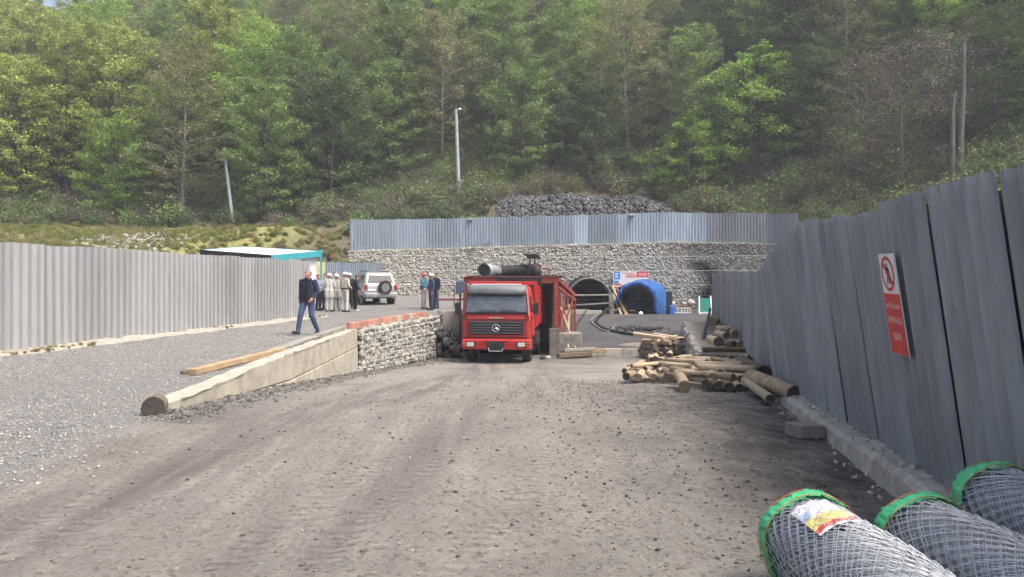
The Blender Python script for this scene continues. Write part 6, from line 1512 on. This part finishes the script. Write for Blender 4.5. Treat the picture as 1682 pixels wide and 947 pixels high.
FT = [
 ('yellow_dome', 'rounded yellow green tree at the far left edge of the photo', 30, 72, .95), ('yellow_tall', 'tall yellow green tree second from the left edge', 110, 74, 1.0), ('yellow_dome', 'big yellow green tree above the left grass bank', 190, 76, 1.15),
 ('bright_dome', 'fresh green tree low above the left grass bank', 185, 70, .75), ('olive_thin', 'thin brownish budding tree left of the leaning pole', 300, 71, 1.1), ('yellow_tall', 'tall yellow green tree behind the leaning pole', 350, 80, 1.15), ('bright_dome', 'bright green tree high right of the leaning pole', 430, 78, 1.2),
 ('mid_dome', 'mid green tree directly right of the leaning pole', 440, 69, .9), ('dark_dome', 'dark green tree between the two poles', 545, 72, 1.0), ('mid_tall', 'slender pale trunked tree between the two poles', 505, 74, 1.0), ('bright_dome', 'small bright green tree left of the lamp pole', 660, 80, .85),
 ('mid_dome', 'mid green tree just left of the lamp pole', 640, 71, .85), ('olive_thin', 'thin olive tree right behind the lamp pole', 725, 73, 1.0), ('mid_tall', 'tall pale trunked tree right of the lamp pole', 815, 76, 1.05), ('mid_dome', 'broad mid green tree high above the coal heap', 880, 84, 1.1),
 ('olive_thin', 'thin olive tree above the right end of the coal heap', 1030, 74, 1.05), ('mid_tall', 'straight pale trunked tree above the coal heap', 925, 73, .95), ('bright_layer', 'bright green layered tree standing out above the tunnels', 1232, 68, 1.08), ('bright_layer', 'lower bright green layered tree left of the brightest tree', 1130, 67, .78),
 ('dark_dome', 'dark tree right of the brightest layered tree', 1335, 70, .95), ('mid_tall', 'tall mid green tree behind the brightest layered tree', 1290, 80, 1.0), ('brown_bare', 'bare brown tree on the right slope', 1420, 53, .85), ('brown_bare', 'bare grey tree left of the white blossom', 1480, 50, .9),
 ('blossom', 'white blossoming tree on the right slope', 1568, 50.5, 1.05), ('olive_thin', 'olive budding tree at the upper right', 1640, 62, 1.0), ('dark_dome', 'dark tree at the right edge behind the blossom', 1660, 66, 1.0)]
for key, lb, px, Y, sc in FT: tree(key, lb, px, Y - (9 if px < 560 else 5 if px < 1380 else 0), sc * 1.05)
tree('bush_bright', 'yellow green bush at the right edge above the slate fence', 1640, 38, 1.55, 'bushes on the slope', 'bush', ('stems', 'foliage'), 1.3)
tree('bush_bright', 'second yellow green bush just left of the right edge', 1690, 40, 1.6, 'bushes on the slope', 'bush', ('stems', 'foliage'), 1.3)
tree('bush_bright', 'small yellow green bush right of the lamp pole', 790, 64, .95, 'bushes on the slope', 'bush', ('stems', 'foliage'))
tree('bush_olive', 'brown olive bush over the fence where it starts to climb', 1385, 47, 1.5, 'bushes on the slope', 'bush', ('stems', 'foliage'))
# broken trunk on the right slope
Y = 47.5; x = (1578 - 841) * Y / F; b0 = Vector((x, Y, hz(x, Y) - .3)); mb = MB(); mb.tube([b0, b0 + Vector((.02, 0, 4)), P(1582, 150, Y), P(1583, 70, Y)], [.21, .18, .15, .11], 9); mb.tube([b0 + Vector((-.5, 0, 0)), b0 + Vector((-.45, .1, 5)), b0 + Vector((-.3, .1, 6.5))], [.15, .12, .05], 7)
tag(mb.build('dead_trunk', mat('dead_bark', (.13, .12, .105), .95, 0, .35, 3, bump=.5, bscale=12), None, 60), 'tall grey dead trunk standing before the white blossom', 'trunk')
# woodland mass behind
wood = []; rr = random.Random(5)
e = 13.0
while e < 105:
    x = -118 + rr.uniform(0, 4)
    while x < 112:
        xx = x + rr.uniform(-1.6, 1.6); yy = float(interp(xx, HY0)) + e + rr.uniform(-2.2, 2.2); px = 841 + F * xx / yy
        if -620 < px < 2350 and yy > 30 and not (1390 < px < 1640 and yy < 58) and all((xx - a) ** 2 + (yy - b_) ** 2 > 9 for a, b_ in _kept):
            t = px + rr.gauss(0, 130)
            if t < 330: ks = ['yellow_dome', 'yellow_tall', 'yellow_dome', 'bright_dome', 'olive_thin', 'mid_dome']
            elif t < 620: ks = ['bright_dome', 'yellow_tall', 'mid_dome', 'mid_dome', 'mid_tall', 'olive_thin', 'dark_dome']
            elif t < 1120: ks = ['mid_dome', 'mid_tall', 'olive_thin', 'bright_dome', 'dark_dome', 'mid_dome', 'brown_bare', 'yellow_tall']
            elif t < 1380: ks = ['mid_dome', 'bright_dome', 'mid_tall', 'dark_dome', 'mid_dome']
            else: ks = ['dark_dome', 'olive_thin', 'bright_dome', 'mid_dome', 'mid_tall', 'mid_dome']
            wood.append((rr.choice(ks), xx, yy, hz(xx, yy) - .2, rr.uniform(0, 6.28), rr.uniform(.7, 1.15)))
        x += 4.3 + e * .015
    e += 3.7 + e * .025
scatter('woodland', wood, 'dense spring woodland covering the hillside behind the front trees', 'woodland')
# scrub on the lower slopes
scr = []
for i in range(2100):
    px = rr.uniform(-60, 1760); ex_ = rr.uniform(-1.5, 30) if rr.random() < .8 else rr.uniform(0, 60); Y = 60.
    for _ in range(12): x = (px - 841) * Y / F; Y = float(interp(x, HY0)) + ex_
    x = (px - 841) * Y / F
    if x < -12 and ex_ < 2: continue
    if 805 < px < 1125 and ex_ < 9.5: continue
    if 1125 <= px < 1320 and ex_ < 6 and rr.random() < .35: continue
    t = px + rr.gauss(0, 120); ks = ['bush_dark', 'bush_brown', 'bush_green', 'bush_dark', 'bush_brown'] if t < 900 else ['bush_brown', 'bush_olive', 'bush_dark', 'bush_brown', 'bush_green']
    if ex_ > 12: ks = ks + ['bush_dark', 'bush_dark', 'bush_green']
    scr.append((rr.choice(ks), x, Y, hz(x, Y) - .1, rr.uniform(0, 6.28), rr.uniform(.5, 1.45) * (1.0 if ex_ > 3 else .75)))
for i in range(1000):
    px = rr.choice([rr.uniform(-620, -40), rr.uniform(1740, 2350)]); ex_ = rr.uniform(-1.5, 34); Y = 50.
    for _ in range(14): x = (px - 841) * Y / F; Y = .5 * Y + .5 * (float(interp(x, HY0)) + ex_)
    x = (px - 841) * Y / F
    if Y < 24 or (x < -12 and ex_ < 2): continue
    scr.append((rr.choice(['bush_brown', 'bush_olive', 'bush_dark', 'bush_green']), x, Y, hz(x, Y) - .1, rr.uniform(0, 6.28), rr.uniform(.6, 1.4)))
for i in range(1100):
    px = rr.uniform(1110, 1760); ex_ = rr.uniform(-4, 26); Y = 50.
    for _ in range(12): x = (px - 841) * Y / F; Y = float(interp(x, HY0)) + ex_
    x = (px - 841) * Y / F
    if Y < 20 or (x < 21 and Y < 54): continue
    scr.append((rr.choice(['bush_brown', 'bush_brown', 'bush_olive', 'bush_dark', 'bush_brown', 'bush_green']), x, Y, hz(x, Y) - .1, rr.uniform(0, 6.28), rr.uniform(.5, 1.2)))
for i in range(260):
    px = rr.uniform(560, 830); Y = rr.uniform(60, 72); x = (px - 841) * Y / F
    scr.append((rr.choice(['bush_brown', 'bush_olive', 'bush_dark', 'bush_green']), x, Y, hz(x, Y) - .1, rr.uniform(0, 6.28), rr.uniform(.5, 1.1)))
scatter('scrub', scr, 'tangled brown and dark green scrub on the lower slope', 'scrub')
# grass on the left bank
gs = []
for i in range(3600):
    x = rr.uniform(-60, -9.5); ex_ = rr.uniform(-22, 3); y = float(interp(x, HY0)) + ex_
    q_ = Vector((x, y, 0)) - A; e1 = C_ - A; e2 = B_ - A; dt_ = e1.x * e2.y - e1.y * e2.x; u_ = (q_.x * e2.y - q_.y * e2.x) / dt_; v_ = (e1.x * q_.y - e1.y * q_.x) / dt_
    if -.05 < u_ < 1.0 and -.05 < v_ < 1.0: continue
    if x > -13 and y < 47: continue
    gs.append((rr.choice(['tuft_dry', 'tuft_green', 'tuft_green']), x, y, hz(x, y) - .03, rr.uniform(0, 6.28), rr.uniform(.5, 1.2)))
for i in range(500):
    t = rr.random() ** 1.0; y = 12 + 20 * t; x = float(interp(y, [(5.8, -11.45), (15.2, -10.2), (31.4, -8.06)])) + rr.uniform(.1, .55)
    if float(vnoise(np.array(y * .6), np.array(0.), 5)) > .5: gs.append((rr.choice(['tuft_dry', 'tuft_green', 'tuft_dry']), x, y, float(terrace_z(x, y)), rr.uniform(0, 6.28), rr.uniform(.08, .22)))
scatter('grass', gs, 'yellow green grass tufts on the left bank and along the fence foot', 'grass')
# rubble on the grass bank
pts = []; sz = []
for i in range(500):
    px = rr.gauss(210, 45); Y = rr.uniform(38, 48); x = (px - 841) * Y / F; s = rr.uniform(.05, .15); pts.append((x, Y, hz(x, Y) + s * .3 + .1)); sz.append(s)
scatter_stones('rubble', pts, sz, mat('pale_rubble', (.25, .235, .205), .95, isl=.3), 'pale stone rubble on the grass bank behind the left fence', 'rubble')

# ------------------------------------------------------------------ loose stones on the ground
def zat(X, Y, terr): return (zterr if terr else zroad)(X, Y)
def pebbles(name, n, gen, smin, smax, m, label, power=2.5):
    P_ = []; 
    while len(P_) < n:
        q = gen()
        if q is not None: P_.append(q)
    X = np.array([q[0] for q in P_]); Y = np.array([q[1] for q in P_]); terr = np.array([q[2] for q in P_]); Z = np.where(terr, zterr(X, Y), zroad(X, Y)); s = smin + (smax - smin) * RNG.uniform(0, 1, n) ** power
    # octahedra, jittered: 8 triangles each
    base = np.array([(1, 0, 0), (-1, 0, 0), (0, 1, 0), (0, -1, 0), (0, 0, 1), (0, 0, -1)], float); fc = np.array([(0, 2, 4), (2, 1, 4), (1, 3, 4), (3, 0, 4), (2, 0, 5), (1, 2, 5), (3, 1, 5), (0, 3, 5)])
    V = base[None] * RNG.uniform(.6, 1.25, (n, 6, 1)) + RNG.uniform(-.35, .35, (n, 6, 3)); a = RNG.uniform(0, 6.28, n); ca, sa = np.cos(a), np.sin(a)
    x = V[:, :, 0] * ca[:, None] - V[:, :, 1] * sa[:, None]; y = V[:, :, 0] * sa[:, None] + V[:, :, 1] * ca[:, None]; V = np.stack([x, y * .9, V[:, :, 2] * .7], -1) * s[:, None, None]
    V += np.stack([X, Y, Z + s * .25], -1)[:, None, :]
    me = npmesh(name, V.reshape(-1, 3), (fc[None] + 6 * np.arange(n)[:, None, None]).reshape(-1, 3), m); o = mkobj(name, me); return tag(o, label, 'gravel', None, 'stuff')
def g_ter():
    Y = 4 + 26 * rr.random() ** 1.8
    if Y > 8.6: lo = float(interp(Y, [(8, -13), (14, -10.3), (31, -8.0)])); return (rr.uniform(lo, float(interp(Y, WX)) - .1), Y, True)
    X = rr.uniform(-9, -2.2); return (X, Y, False) if rr.random() < float(gmask(np.array(X), np.array(Y))) else None
pebbles('gravel', 30000, g_ter, .008, .023, mat('grey_gravel', (.33, .322, .308), .95, isl=.22, var=.2), 'loose grey gravel on the terrace', 1.5)
def g_road():
    Y = 2.6 + 22 * rr.random() ** 2; lo = -6 if Y < 8.6 else float(interp(Y, WX)) + .1; return (rr.uniform(lo, float(interp(Y, RF)) - .3), Y, False)
pebbles('road_stones', 9000, g_road, .004, .016, mat('road_stone', (.29, .255, .215), .95, isl=.5, var=.2), 'small loose stones on the dirt road', 4)
def g_clod():
    Y = 4 + 13 * rr.random(); X = rr.gauss(1.8, 1.1) if rr.random() < .75 else rr.uniform(-3, 2)
    return (X, Y, False) if -4 < X < float(interp(Y, RF)) - .3 else None
pebbles('dirt_clods', 6500, g_clod, .004, .022, mat('dark_clod', (.12, .10, .085), 1, isl=.45, var=.3), 'dark dirt clods and bark bits scattered before the logs', 5)

# ------------------------------------------------------------------ thin spring haze in the valley air
mb = MB(); mb.box((0, 160, 57), (880, 540, 124)); hzb = mb.build('haze', []); hm = bpy.data.materials.new('haze_air'); hm.use_nodes = True; hn = hm.node_tree.nodes; hn.remove(hn['Principled BSDF'])
pv = hn.new('ShaderNodeVolumePrincipled'); pv.inputs['Color'].default_value = (.86, .92, 1, 1); pv.inputs['Density'].default_value = .0012; pv.inputs['Anisotropy'].default_value = .2
hm.node_tree.links.new(pv.outputs[0], hn['Material Output'].inputs['Volume']); hzb.data.materials.clear(); hzb.data.materials.append(hm); tag(hzb, kind='stuff')
